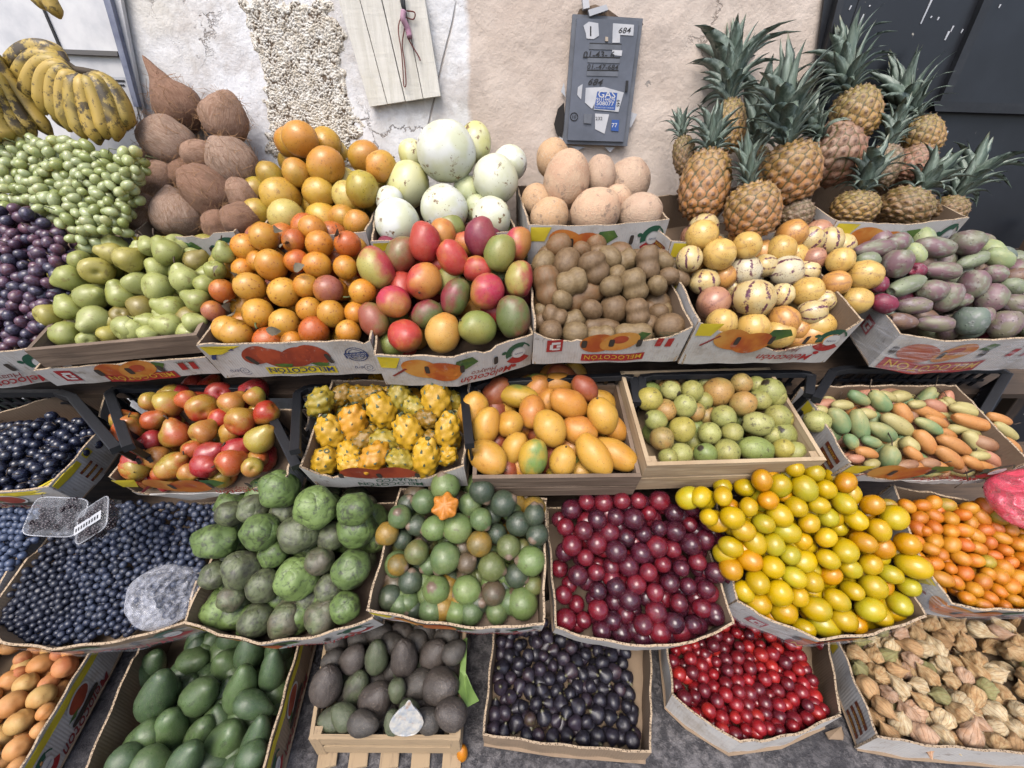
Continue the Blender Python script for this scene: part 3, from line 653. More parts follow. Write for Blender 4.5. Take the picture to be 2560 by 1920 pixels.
for a in (((1565, 165), (1600, 140), (1660, 150), (1665, 230), (1630, 252), (1585, 248), (1580, 215)), ((1755, 150), (1890, 160), (1885, 230), (1800, 225), (1800, 275), (1750, 275)),
          ((1580, 565), (1700, 560), (1650, 640), (1620, 700), (1575, 660)), ((1530, 560), (1560, 540), (1550, 640), (1525, 610)), ((1640, 730), (1730, 735), (1700, 860), (1640, 830)), ((1750, 320), (1815, 325), (1810, 360), (1750, 355))):
    wq('torn_sticker', a, O1, .0012, INK['paper'], dc, 2)
wq('gas_sticker_edge', ((1650, 590), (1700, 560), (1825, 595), (1790, 720), (1632, 705)), .0358, .0008, INK['paper'], dc, 2)
gs = wq('gas_sticker', ((1655, 588), (1783, 598), (1768, 708), (1635, 698)), .0367, .0008, INK['blue'], dc, 2)
wq('small_sticker', ((1748, 770), (1795, 772), (1790, 845), (1742, 840)), .0358, .0008, INK['blue'], dc, 2)
wq('white_duct', ((1545, -60), (1585, -60), (1600, 60), (1560, 70)), .02, .016, INK['paper'], wl, 2); wq('white_duct', ((1590, 75), (1705, 40), (1718, 75), (1600, 115)), .02, .016, INK['paper'], wl, 2)
def text_mesh(body, size=1.0, offset=0., shear=0., sp=1.0):
    cu = bpy.data.curves.new('t', 'FONT'); cu.body = body; cu.size = size; cu.offset = offset; cu.shear = shear; cu.align_x = 'CENTER'; cu.align_y = 'CENTER'; cu.space_character = sp; cu.resolution_u = 2
    o = bpy.data.objects.new('t', cu); col.objects.link(o); dg = bpy.context.evaluated_depsgraph_get(); me = o.evaluated_get(dg).to_mesh()
    v = [Vector(p.co) for p in me.vertices]; f = [tuple(p.vertices) for p in me.polygons]
    bpy.data.objects.remove(o); bpy.data.curves.remove(cu)
    xs = [p.x for p in v]; ys = [p.y for p in v]; cx, cy = (min(xs)+max(xs))/2, (min(ys)+max(ys))/2; wd = max(xs)-min(xs)
    return [Vector(((p.x-cx)/wd, (p.y-cy)/wd, 0)) for p in v], f
def wtext(body, reg, x, y, wpx, off, mat, parent, rot=0, **kw):
    v, f = text_mesh(body, **kw); c, s = math.cos(rot), math.sin(rot)
    P = [on_y(*rg(reg, x+(p.x*c+p.y*s)*wpx, y+(p.x*s-p.y*c)*wpx), WY-off)-parent.matrix_world.translation for p in v]
    return link('lettering', mesh('lettering', P, f, False), mat, parent)
bpy.context.view_layer.update()
def dtext(*a, **k):
    # the cabinet door mesh is stored relative to the cabinet empty
    body, x, y, wpx, off, mat = a; o = wtext(body, 2, x, y, wpx, off, mat, mc, **k); o.parent = dc; return o
dtext('684', 1832, 195, 80, .0362, INK['black'], offset=.01, shear=.3); dtext('01-43- 6', 1665, 350, 200, .0362, INK['black'], offset=.01, shear=.2); dtext('01.-47-684', 1690, 430, 200, .0362, INK['black'], offset=.008, shear=.2, rot=.03)
dtext('684', 1645, 527, 95, .0362, INK['black'], offset=.008, shear=.35, rot=.08); dtext('1', 1612, 200, 9, .0362, INK['black']); dtext('GAS', 1716, 607, 112, .0378, INK['white'], offset=.008, rot=.04)
dtext('951144579', 1708, 640, 120, .0378, INK['white'], offset=.008, rot=.04); dtext('508077', 1705, 665, 112, .0378, INK['white'], offset=.008, rot=.04); dtext('TECNICO DE COCINAS', 1700, 692, 122, .0378, INK['white'], rot=.04)
dtext('77', 1765, 805, 36, .0368, INK['white'], offset=.008); dtext('232', 1665, 762, 45, .0362, INK['black'], offset=.008); dtext('646', 1790, 665, 46, .0368, INK['black'], offset=.01, rot=1.6); dtext('10', 1505, 750, 26, .0362, INK['black'], shear=.2)
v, f = tube([on_y(*rg(2, 1505+24*math.cos(t), 750+26*math.sin(t)), WY-.0352)-mc.location for t in [k*.42 for k in range(16)]], .0012, 5); link('marker_ring', mesh('marker_ring', v, f), INK['black'], dc)

# ---------------------------------------------------------------- boxes
class Panel: pass
def resample(P, step):
    out = [P[0]]
    for a, b in zip(P, P[1:]):
        n = max(1, int(round((b-a).length/step)))
        out += [a.lerp(b, k/n) for k in range(1, n+1)]
    return out
def make_panel(name, P, down, h, th, mats, parent, jit=.002, inset=.006, bow=0., rough_top=True, lip=None):
    P = resample(P, .012 if lip else .018); n = len(P); U = -down; S = [0]
    for a, b in zip(P, P[1:]): S.append(S[-1]+(b-a).length)
    nr = []
    for i in range(n):
        t = (P[min(i+1, n-1)]-P[max(i-1, 0)]).normalized(); nr.append(t.cross(U).normalized())
    sd = random.random()*50; L = S[-1]
    P = [p+nr[i]*(bow*math.sin(math.pi*S[i]/L)+.0015*math.sin(S[i]*60+sd)) for i, p in enumerate(P)]
    v = []; f = []; mi = []; uv = []; rows = 4
    tj = [jit*(1.3*noise.noise(Vector((s*17+sd, 0, 0)))+.9*noise.noise(Vector((s*70, sd, 0))))-(.010 if noise.noise(Vector((s*9, sd*3, 0))) > .42 else 0)*(jit > .001) for s in S]
    dip = [float(np.interp(s, [q[0] for q in lip], [q[1] for q in lip])) if lip else 0 for s in S]
    def pt(i, k, side):
        t = dip[i]+(h-dip[i])*k/(rows-1); p = P[i]+down*t-nr[i]*(inset*t/h+(th if side else 0))
        if k == 0: p = p+down*(-tj[i])
        return p
    for side in (0, 1):
        for k in range(rows):
            for i in range(n): v.append(pt(i, k, side)); uv.append((S[i], -(dip[i]+(h-dip[i])*k/(rows-1))))
    o = rows*n
    for k in range(rows-1):
        for i in range(n-1):
            a = k*n+i; f.append((a, a+n, a+n+1, a+1)); mi.append(0)
            a += o; f.append((a, a+1, a+n+1, a+n)); mi.append(1)
    for i in range(n-1): f.append((i, i+1, o+i+1, o+i)); mi.append(2); b = (rows-1)*n+i; f.append((b, o+b, o+b+1, b+1)); mi.append(0)
    for i in (0, n-1):
        for k in range(rows-1): a = k*n+i; f.append((a, a+n, o+a+n, o+a) if i else (a, o+a, o+a+n, a+n)); mi.append(2)
    org = parent.location; me = mesh(name, [p-org for p in v], f, False, mi); ul = me.uv_layers.new(name='UVMap')
    ul.data.foreach_set('uv', [c for l in me.loops for c in uv[l.vertex_index]])
    ob = link(name, me, mats, parent); q = Panel(); q.o = ob; q.org = org; q.L = L; q.h = h
    def at(s, t, off=.0012):
        s = max(0, min(L, s)); i = 0
        while i < n-2 and S[i+1] < s: i += 1
        k = (s-S[i])/max(1e-6, S[i+1]-S[i]); m = nr[i].lerp(nr[i+1], k)
        return P[i].lerp(P[i+1], k)+down*t-m*(inset*t/h)+m*off-org
    q.at = at; return q
def pshape(q, name, pts, s, t, mat, rot=0, off=.0012):
    """flat printed shape: pts in metres round (0,0), x right, y up, centred at (s,t) of the panel"""
    c, sn = math.cos(rot), math.sin(rot); n = len(pts)
    off += .0008; V = [q.at(s, t, off)]; f = [(0, 1+i, 1+(i+1) % n) for i in range(n)]
    for m, k in enumerate((.25, .5, .75, 1.0)):
        V += [q.at(s+(x*c-y*sn)*k, t-(x*sn+y*c)*k, off) for x, y in pts]
        if m: o = 1+m*n; f += [(o-n+i, o+i, o+(i+1) % n, o-n+(i+1) % n) for i in range(n)]
    return link(name, mesh(name, V, f, False), mat, q.o)
def ell(a, b, n=28): return [(a*math.cos(2*math.pi*k/n), b*math.sin(2*math.pi*k/n)) for k in range(n)]
def rect(a, b, n=6):
    return [(-a+2*a*k/n, -b) for k in range(n)]+[(a, -b)]+[(a-2*a*k/n, b) for k in range(n)]+[(-a, b)]
def ptext(q, body, s, t, wd, mat, rot=math.pi, off=.0028, arch=0, **kw):
    v, f = text_mesh(body, **kw); c, sn = math.cos(rot), math.sin(rot)
    V = []
    for p in v:
        x, y = p.x*wd, p.y*wd+arch*(.25-p.x*p.x)*wd; V.append(q.at(s+x*c-y*sn, t-(x*sn+y*c), off))
    return link('printed_lettering', mesh('printed_lettering', V, f, False), mat, q.o)
def slot(q, s, t, a=.006, b=.014, rot=0): return pshape(q, 'hand_hole', [(a*math.copysign(abs(math.cos(u))**.5, math.cos(u)), b*math.copysign(abs(math.sin(u))**.5, math.sin(u))) for u in [k*math.pi/12 for k in range(24)]], s, t, INK['hole'], rot, .0024)
def figure(q, s, t, k=1.0):
    """green and red dancing figures round a white disc"""
    arc = lambda r0, r1, a0, a1: [(r0*k*math.cos(a), r0*k*math.sin(a)) for a in np.linspace(a0, a1, 9)]+[(r1*k*math.cos(a), r1*k*math.sin(a)) for a in np.linspace(a1, a0, 9)]
    def ring(r0, r1, a0, a1, c, off):
        n = 10; A = np.linspace(a0, a1, n); V = [q.at(s+r*k*math.cos(a), t-r*k*math.sin(a), off) for a in A for r in (r0, r1)]
        link('printed_emblem', mesh('printed_emblem', V, [(2*i, 2*i+1, 2*i+3, 2*i+2) for i in range(n-1)], False), INK[c], q.o)
    ring(.020, .036, R(60), R(200), 'green', .0012); ring(.020, .040, R(215), R(320), 'red', .0012); ring(.03, .034, R(20), R(60), 'green', .0014)
    pshape(q, 'printed_emblem', ell(.007*k, .006*k, 12), s-.040*k, t-.012*k, INK['green']); pshape(q, 'printed_emblem', ell(.007*k, .006*k, 12), s-.012*k, t+.046*k, INK['red'])
    pshape(q, 'printed_emblem', ell(.018*k, .018*k, 18), s, t, INK['white'], 0, .0018); ptext(q, 'SONN', s, t+.002, .022*k, INK['navy'], math.pi, .0034)
def print_huayco(q, mode=0):
    L, h = q.L, q.h
    pshape(q, 'printed_corner', [(-.028, -.02), (.01, -.02), (.028, .02), (-.028, .02)], .034, .024, INK['yellow'], 0, .001)
    pshape(q, 'printed_band', [(-.022, -.018), (-.016, -.02), (.024, .012), (.018, .016)], .048, .058, INK['dred'], 0, .0014)
    pshape(q, 'printed_peach', ell(.052, .034), L*.27, h*.40, INK['orange2'], -.3); pshape(q, 'printed_peach', ell(.050, .036), L*.40, h*.47, INK['orange'], .1, .0016)
    pshape(q, 'printed_leaf', [(-.03, -.012), (0, -.02), (.035, 0), (.02, .02), (-.02, .018)], L*.54, h*.30, INK['leaf'])
    for s in (.30, .52, .74): slot(q, L*s, h*.42)
    ptext(q, 'Melocotón', L*.68, h*.84, L*.36, INK['red'], math.pi, shear=.35, offset=.008); ptext(q, 'Huayco', L*.66, h*.64, L*.17, INK['dred'], math.pi, shear=.35)
    figure(q, L*.90, h*.42)
def print_melocoton(q, s0=0.):
    L, h = q.L, q.h
    def rbox(c, a, b, s, t, off): pshape(q, 'printed_stamp', rect(a, b), s, t, INK[c], 0, off)
    s = L*.14; t = h*.45; rbox('red', .020, .021, s, t, .001); rbox('white', .011, .004, s+.003, t-.009, .0016); rbox('white', .004, .009, s-.008, t+.004, .0016); rbox('white', .010, .003, s+.004, t+.012, .0016); rbox('white', .005, .004, s+.010, t+.002, .0016)
    pshape(q, 'printed_peach', ell(.045, .032), L*.42, h*.40, INK['orange']); pshape(q, 'printed_peach', ell(.050, .030), L*.56, h*.36, INK['orange2'], .35, .0016); pshape(q, 'printed_peach', ell(.020, .013), L*.56, h*.30, INK['redfruit'], .3, .0020)
    pshape(q, 'printed_leaf', [(-.02, -.008), (.01, -.014), (.026, .006), (.0, .014)], L*.68, h*.2, INK['leaf'])
    for k in (.33, .51, .69): slot(q, L*k, h*.40, .007, .013)
    A = np.linspace(-.53, .53, 16); V = [q.at(L*.54-a*L*.40, h*.80+(.10*(.25-a*a)*L*.40)+b_, .0020) for a in A for b_ in (-L*.034, L*.034)]; link('printed_band', mesh('printed_band', V, [(2*i, 2*i+1, 2*i+3, 2*i+2) for i in range(15)], False), INK['red'], q.o); ptext(q, 'MELOCOTÓN', L*.54, h*.80, L*.385, INK['gold'], math.pi, .0032, offset=.008, arch=.10, sp=1.1)
    for k in (.82, .885): pshape(q, 'printed_flag', [(-.008, -.015), (.007, -.014), (.010, .015), (-.005, .014)], L*k, h*.40, INK['red'])
    ptext(q, 'CALIDAD DE', L*.86, h*.19, .045, INK['green']); ptext(q, 'EXPORTACION', L*.86, h*.12, .05, INK['green'])
def print_navy(q):
    L, h = q.L, q.h
    pshape(q, 'printed_corner', [(-.03, -.016), (.0, -.016), (.06, .014), (-.036, .014)], .042, .018, INK['yellow'], 0, .001)
    A = np.linspace(R(180), R(95), 12); V = [q.at(.085+r*.07*math.cos(a), .052-r*.036*math.sin(a), .0014) for a in A for r in (.93, 1.08)]
    link('printed_band', mesh('printed_band', V, [(2*i, 2*i+1, 2*i+3, 2*i+2) for i in range(11)], False), INK['navy'], q.o)
    for s, t, a, b, r in ((.30, .32, .040, .030, .5), (.40, .42, .045, .034, -.5), (.53, .40, .045, .034, .4), (.63, .34, .042, .034, -.3)): pshape(q, 'printed_fruit', ell(a, b), L*s, h*t, INK['redfruit'], r, .001+.0003*s)
    for s in (.42, .64): pshape(q, 'printed_leaf', [(-.024, 0), (-.008, -.010), (.018, -.010), (.026, .002), (0, .004)], L*s, h*.60, INK['leaf'], 0, .0020)
    for s, r in ((.255, -.45), (.715, -.2)): slot(q, L*s, h*.45, .006, .018, -r)
    pshape(q, 'printed_band', rect(L*.215, .0135), L*.51, h*.80, INK['yellow'], 0, .0012); ptext(q, 'MELOCOTÓN', L*.51, h*.80, L*.40, INK['navy'], math.pi, .0032, offset=.008)
    c = (L*.885, h*.38); A = np.linspace(0, 2*math.pi, 28)
    for r0, r1 in ((.026, .0285), (.019, .021)):
        V = [q.at(c[0]+r*math.cos(a), c[1]-r*.9*math.sin(a), .0012) for a in A for r in (r0, r1)]; link('printed_stamp', mesh('printed_stamp', V, [(2*i, 2*i+1, 2*i+3, 2*i+2) for i in range(27)], False), INK['navy'], q.o)
    pshape(q, 'printed_stamp', rect(.030, .009), c[0], c[1], INK['navy'], .15, .0018); ptext(q, 'CALIDAD DE', c[0], c[1]+.004, .050, INK['white'], math.pi+.15, .0036); ptext(q, 'EXPORTACION', c[0], c[1]-.004, .052, INK['white'], math.pi+.15, .0036)
    for s in (.16, .93):
        A = np.linspace(0, 12, 40); V = [q.at(L*s+(.002+.0011*a+d)*math.cos(a), h*.78-(.002+.0011*a+d)*math.sin(a), .0012) for a in A for d in (0, .0012)]
        link('printed_spiral', mesh('printed_spiral', V, [(2*i, 2*i+1, 2*i+3, 2*i+2) for i in range(39)], False), INK['navy'], q.o); ptext(q, 'erú', L*s-.026, h*.78, .024, INK['navy'], math.pi, shear=.3)
def print_green(q):
    L, h = q.L, q.h
    for s in (.36, .56): pshape(q, 'printed_peach', ell(.055, .030), L*s, h*.28, INK['redfruit'], 0, .001+.0004*s)
    for s in (.22, .46, .70): slot(q, L*s, h*.36, .006, .012)
    ptext(q, 'MELOCOTÓN', L*.50, h*.84, L*.42, INK['green'], math.pi, offset=.008); ptext(q, 'HUAYCO', L*.55, h*.62, L*.26, INK['green'], math.pi, offset=.008)
def print_side(q):
    """long side print: yellow strip, oval peach, hand slot, form boxes, name"""
    L, h = q.L, q.h
    pshape(q, 'printed_band', rect(L*.44, .011), L*.46, h*.15, INK['yellow'], 0, .001); pshape(q, 'printed_oval', ell(.040, .026), L*.42, h*.42, INK['white'], 0, .0014); pshape(q, 'printed_peach', ell(.035, .021), L*.42, h*.42, INK['redfruit'], 0, .0018)
    pshape(q, 'printed_leaf', [(-.02, 0), (0, -.006), (.02, .002), (0, .006)], L*.34, h*.55, INK['leaf'], 0, .0022); slot(q, L*.42, h*.70, .008, .05, math.pi/2); ptext(q, 'Melocotón', L*.40, h*.88, L*.45, INK['dred'], math.pi, shear=.3, offset=.01)
    for k in range(3): pshape(q, 'printed_form', rect(.020, .0042), L*.82, h*(.40+.2*k), INK['brown'], 0, .0012); ptext(q, ('CREMA', 'BLANCA', 'PUESTO')[k], L*.82, h*(.40+.2*k), .026, INK['gold'], math.pi, .0030)
    ptext(q, 'Huayco', L*.70, h*.15, .035, INK['dred'], math.pi, .0018); figure(q, L*.10, h*.55, .9)
def print_form(q):
    L, h = q.L, q.h
    pshape(q, 'printed_corner', rect(.03, .02), L*.30, .026, INK['yellow'], 0, .001)
    for k in range(3): pshape(q, 'printed_form', rect(.030, .007), L-.045, h*(.28+.26*k), INK['brown'], 0, .0012); ptext(q, ('CREMA', 'BLANCA', 'ORIGEN')[k], L-.045, h*(.28+.26*k), .038, INK['gold'], math.pi, .0030)

BOX = {}
def carton(key, name, label, pts, Y, tilt=20, D=.30, h=.115, pf=None, pl_=None, pr_=None, mats=None, skew=0., bl_px=None, br_px=None, cat='box', jit=.0022, sides=(1, 1), ref=None, flat=False, wood=False, raw=False, base=True):
    px = pts if raw else dp(*pts); t = R(tilt); n = Vector((0, -math.sin(t), math.cos(t)))
    m = ref or (sum(p[0] for p in px)/len(px), sum(p[1] for p in px)/len(px)); p0 = on_y(m[0], m[1], Y)
    P = [on_plane(x, y, p0, n) for x, y in px]; ch = (P[-1]-P[0]).normalized(); bk = n.cross(ch).normalized(); down = -n
    lip = None
    if flat:
        bk = n.cross(ch).normalized(); Q = [on_plane(x, y, P[0], bk) for x, y in px]; lip = [((q-P[0]).dot(ch), max(0, -(q-P[0]).dot(n))) for q in Q]; P = [P[0], P[-1]]
    bl = P[0]+bk*D-ch*skew*D; br = P[-1]+bk*D+ch*skew*D
    if bl_px: bl = on_plane(*dp(bl_px)[0], p0, n)
    if br_px: br = on_plane(*dp(br_px)[0], p0, n)
    mats = mats or [M_white, M_kraft, M_edge]
    e = empty(name, (P[0]+P[-1])/2+down*h); tag(e, label, cat, 'cartons of the fruit stand' if not wood else 'wooden crates of the fruit stand')
    b = dict(e=e, n=n, P=P, bl=bl, br=br, h=h, p0=p0); BOX[key] = b
    if not wood:
        g = ch*.0012
        b['front'] = make_panel('front_panel', P, down, h, .005, mats, e, jit, lip=lip)
        if sides[0]: b['left'] = make_panel('side_panel', [bl, P[0]+bk*.0055], down, h, .005, mats, e, jit)
        if sides[1]: b['right'] = make_panel('side_panel', [P[-1]+bk*.0055, br], down, h, .005, mats, e, jit)
        b['back'] = make_panel('back_panel', [br-bk*.0002+bk*.006, bl+bk*.006], down, h, .005, mats, e, jit)
        if pf: pf(b['front'])
        if pl_ and sides[0]: pl_(b['left'])
        if pr_ and sides[1]: pr_(b['right'])
    if base:
        fl = [p+down*(h-.004)+bk*.009 for p in P]+[br+down*(h-.004), bl+down*(h-.004)]
        link('base_panel', mesh('base_panel', *prism([p-e.location for p in fl], down*.003), False), mats[1] if not wood else mats[0], e)
    if wood: b['args'] = (P, bk, bl, br, down, ch, mats, e)
    return b
def boards(b, hs, th=.010, side=True, over=.0):
    """wooden crate: boards per side listed as (top, bottom) distances below the rim"""
    P, bk, bl, br, down, ch, mats, e = b['args']
    for t0, t1 in hs:
        a, c = P[0]-ch*over+down*t0, P[-1]+ch*over+down*t0
        def brd(p, q, out, nm='board'):
            v = [p, q, q+down*(t1-t0), p+down*(t1-t0)]; me = mesh(nm, *prism([x-e.location for x in v], -out*th), False)
            L = (q-p).length; ul = me.uv_layers.new(name='UVMap'); base = p-e.location; d = (q-p).normalized()
            ul.data.foreach_set('uv', [c_ for l in me.loops for c_ in ((me.vertices[l.vertex_index].co-base).dot(d), (me.vertices[l.vertex_index].co-base).dot(down)+L*.37)])
            link(nm, me, mats[0], e)
        brd(a, c, -bk)
        if side: brd(bl+down*t0, P[0]+bk*(th+.0005)+down*t0, -ch); brd(P[-1]+bk*(th+.0005)+down*t0, br+down*t0, ch)
        brd(br+bk*.001+down*t0, bl+bk*.001+down*t0, bk)
def posts(b, L):
    P, bk, bl, br, down, ch, mats, e = b['args']
    for p in (P[0]+ch*.018+bk*.018, P[-1]-ch*.018+bk*.018): bar('corner_post', p+down*.004, p+down*(b['h']-.004), .020, .020, mats[0], e, bk)

def wrap_mat():
    q = N('stretch_film', .18); q.col(lin('#e8eaf2', .7)); st = q.n('VectorMath', q.n('NewGeometry', out=0), (6, 6, 60), operation='MULTIPLY'); a = q.noise(1.5, 5, .65, st, 1.2)
    q.put(q.b.inputs['Alpha'], q.ramp(a, .42, .72, .05, .45)); q.bump(a, .8, .004); return q.m
M_wrap = wrap_mat()
def wrap(key, side='front', t0=.002, t1=None):
    q = BOX[key][side]; t1 = t1 or q.h*.96; n = 40; m = 8; V = []; sd = random.random()*30
    for i in range(n+1):
        for j in range(m+1):
            s = q.L*i/n; t = t0+(t1-t0)*j/m; V.append(q.at(s, t, .006+.003*noise.noise(Vector((s*14+sd, t*90, 0)))))
    f = [(i*(m+1)+j, i*(m+1)+j+1, (i+1)*(m+1)+j+1, (i+1)*(m+1)+j) for i in range(n) for j in range(m)]
    link('stretch_film', mesh('stretch_film', V, f), M_wrap, q.o)
Y5, Y4, Y3, Y2, Y1 = 1.149, .895, .733, .500, .41
# top row
carton('coco', 'cardboard_box', 'printed cardboard box holding the coconuts', ((278, 507), (400, 512), (505, 500)), Y5, 15, .32, pf=print_huayco)
carton('ggrape', 'cardboard_box', 'white cardboard box under the green grapes', ((-120, 560), (60, 560), (200, 540), (262, 512)), 1.13, 15, .30, h=.10, pf=print_melocoton)
carton('pass', 'cardboard_box', 'cardboard box under the yellow-orange passion fruit', ((548, 505), (680, 512), (790, 500)), Y5, 15, .30)
carton('melon', 'cardboard_box', 'cardboard box holding the pale honeydew melons', ((800, 522), (960, 518), (1116, 498)), Y5, 15, .30, pf=print_huayco)
carton('cant', 'cardboard_box', 'cardboard box holding the cantaloupes below the meter cabinet', ((1142, 487), (1300, 488), (1447, 474)), Y5, 15, .30, pf=print_huayco)
carton('pine1', 'cardboard_box', 'cardboard box under the left pineapples, mostly hidden', ((1452, 522), (1600, 524), (1748, 480)), Y5, 15, .30, pf=print_huayco, pl_=print_form)
carton('pine2', 'cardboard_box', 'cardboard box holding the right group of pineapples', ((1808, 478), (1960, 486), (2096, 470)), Y5, 15, .30, pf=print_huayco, pl_=print_form)
# second row
carton('rgrape', 'cardboard_box', 'cardboard box at the left edge under the red grapes', ((-330, 775), (-100, 775), (98, 748)), Y4, 20, .30, h=.12, pf=print_huayco)
b = carton('pear', 'wooden_crate', 'shallow brown wooden crate holding the green pears', ((52, 758), (424, 724)), Y4, 20, .31, h=.062, mats=[M_wood], wood=True, cat='crate'); boards(b, [(0, .058)])
carton('pearlow', 'cardboard_box', 'upturned white carton lettered in yellow below the pear crate', ((72, 800), (445, 772)), .91, 20, .29, h=.066, pf=print_melocoton)
carton('gran', 'cardboard_box', 'carton with navy lettering on yellow holding the orange granadillas', ((424, 746), (800, 736)), Y4, 20, .30, h=.125, pf=print_navy)
carton('rmango', 'cardboard_box', 'carton with red script lettering holding the red mangoes', ((808, 768), (980, 772), (1060, 752), (1152, 722)), Y4, 20, .30, h=.115, pf=print_huayco)
carton('kiwi', 'cardboard_box', 'carton with red flag bars holding the kiwis', ((1154, 712), (1190, 728), (1330, 748), (1440, 732), (1498, 706)), Y4, 20, .27, h=.125, pf=print_melocoton, flat=True, ref=(1330*K, 712*K))
carton('pepino', 'cardboard_box', 'bowed carton holding the striped cream pepinos', ((1510, 696), (1600, 738), (1680, 762), (1780, 745), (1866, 692)), Y4, 20, .27, h=.15, pf=print_huayco, pl_=print_form, flat=True, ref=(1690*K, 696*K))
carton('tuna', 'cardboard_box', 'film-wrapped carton holding the prickly pears at right', ((1872, 625), (1945, 722), (2040, 738), (2320, 728)), Y4, 20, .24, h=.12, pf=print_melocoton, ref=(2060*K, 738*K))
# third row
carton('bgrape', 'cardboard_box', 'carton with green figures holding the black grapes', ((-200, 1062), (20, 1064), (105, 1052), (168, 985), (212, 930)), Y3, 20, .20, h=.10, pf=print_side, ref=(60*K, 1060*K))
carton('rpear', 'cardboard_box', 'torn grey carton holding the red and yellow pears', ((232, 1035), (262, 1062), (400, 1088), (520, 1072), (618, 1028)), Y3, 20, .20, h=.10, pf=print_huayco, jit=.004, ref=(400*K, 1034*K), flat=True)
carton('dragon', 'cardboard_box', 'carton with green lettering holding the yellow dragon fruit', ((646, 1010), (690, 1030), (820, 1035), (930, 1036), (1002, 1006)), Y3, 20, .27, h=.115, pf=print_green, ref=(820*K, 1009*K), flat=True)
b = carton('ymango', 'wooden_crate', 'grey-brown wooden crate holding the yellow mangoes', ((1020, 1034), (1386, 1030)), Y3, 20, .30, h=.10, mats=[M_wood], wood=True, cat='crate'); boards(b, [(0, .045), (.052, .098)])
b = carton('guava', 'wooden_crate', 'pale wooden crate holding the green guavas', ((1398, 1006), (1786, 994)), Y3, 20, .30, h=.13, mats=[M_woodp], wood=True, cat='crate'); boards(b, [(0, .055), (.066, .125)]); posts(b, .12)
carton('curuba', 'cardboard_box', 'torn carton holding the long curuba fruit at right', ((1838, 1004), (1880, 1036), (2020, 1052), (2150, 1048), (2228, 1000)), Y3, 20, .24, h=.10, pf=print_huayco, pl_=print_form, jit=.005, ref=(2020*K, 1004*K), flat=True)
# fourth row
carton('blue0', 'cardboard_box', 'carton of blueberries cut by the left edge', ((-420, 1420), (-75, 1370)), Y2, 20, .15, h=.09, ref=(200*K, 1392*K), bl_px=(-320, 1120), br_px=(92, 1128))
carton('blue', 'cardboard_box', 'wide carton full of loose blueberries', ((-48, 1345), (0, 1390), (110, 1404), (260, 1387), (400, 1348)), Y2, 20, .31, h=.10, pf=print_huayco, mats=[M_kraftl, M_kraftl, M_edge], ref=(200*K, 1392*K), bl_px=(114, 1132), br_px=(470, 1085))
carton('cher', 'cardboard_box', 'carton heaped with green cherimoyas', ((394, 1345), (470, 1372), (560, 1392), (690, 1376), (806, 1338)), Y2, 20, .28, h=.105, pf=print_huayco, mats=[M_white, M_kraft, M_edge], jit=.004, ref=(600*K, 1385*K))
carton('lucu', 'cardboard_box', 'carton heaped with green lucumas under the cut orange one', ((790, 1318), (900, 1342), (1040, 1358), (1176, 1352)), Y2, 20, .29, h=.105, pf=print_huayco, ref=(1000*K, 1352*K))
carton('plum', 'cardboard_box', 'carton filled with dark red plums', ((1200, 1358), (1290, 1384), (1400, 1400), (1500, 1390), (1588, 1348)), Y2, 20, .29, h=.10, ref=(1390*K, 1395*K))
carton('yplum', 'cardboard_box', 'carton heaped with yellow plums', ((1592, 1300), (1640, 1330), (1770, 1384), (1890, 1372), (2004, 1334)), Y2, 20, .27, h=.10, pf=print_melocoton, ref=(1780*K, 1380*K), skew=-.05)
carton('kumq', 'cardboard_box', 'film-wrapped carton filled with small orange kumquats', ((1985, 1205), (2056, 1306), (2130, 1320), (2420, 1318)), .53, 20, .20, h=.10, pf=print_huayco, ref=(2150*K, 1318*K))
# ground row
def floorbox(key, name, label, q4, h, pr_=None, pl_=None, pf=None, tilt=4, Y=None, mats=None, **kw):
    """box given by its four rim corners: front-left, front-right, back-right, back-left (view pixels)"""
    t = R(tilt); n = Vector((0, -math.sin(t), math.cos(t))); p0 = Vector((0, .4, h+.004)); px = dp(*q4)
    P = [on_plane(x, y, p0, n) for x, y in px]; return P, n
def ground_carton(key, label, q4, h=.115, pf=None, pl_=None, pr_=None, mid=(), mats=None, jit=.002):
    P, n = floorbox(key, '', '', q4, h); M_ = floorbox(key, '', '', mid, h)[0] if mid else []
    mats = mats or [M_white, M_kraft, M_edge]; e = empty('cardboard_box', (P[0]+P[1])/2-n*h); tag(e, label, 'box', 'cartons of the fruit stand')
    fl, fr, br, bl = P; F_ = [fl]+M_+[fr]; b = dict(e=e, n=n, P=F_, bl=bl, br=br, h=h); BOX[key] = b; u = lambda a, c: (c-a).normalized()*.0055
    b['front'] = make_panel('front_panel', F_, -n, h, .005, mats, e, jit); b['left'] = make_panel('side_panel', [bl, fl-u(bl, fl)], -n, h, .005, mats, e, jit)
    b['right'] = make_panel('side_panel', [fr+u(fr, br), br], -n, h, .005, mats, e, jit); b['back'] = make_panel('back_panel', [br+u(fr, br), bl+u(fl, bl)], -n, h, .005, mats, e, jit)
    for k, fn in (('front', pf), ('left', pl_), ('right', pr_)):
        if fn: fn(b[k])
    f_ = [p-n*(h-.005) for p in F_+[br, bl]]; link('base_panel', mesh('base_panel', *prism([p-e.location for p in f_], n*.002), False), M_kraftl, e)
ground_carton('apri', 'carton with yellow strip and red script holding the apricots', ((-260, 1690), (28, 1690), (258, 1300), (-20, 1300)), .12, pr_=print_side)
ground_carton('avo', 'kraft carton filled with smooth green avocados', ((165, 1700), (562, 1690), (672, 1300), (336, 1300)), .13, pr_=print_side, mats=[M_kraftl, M_kraft, M_edge])
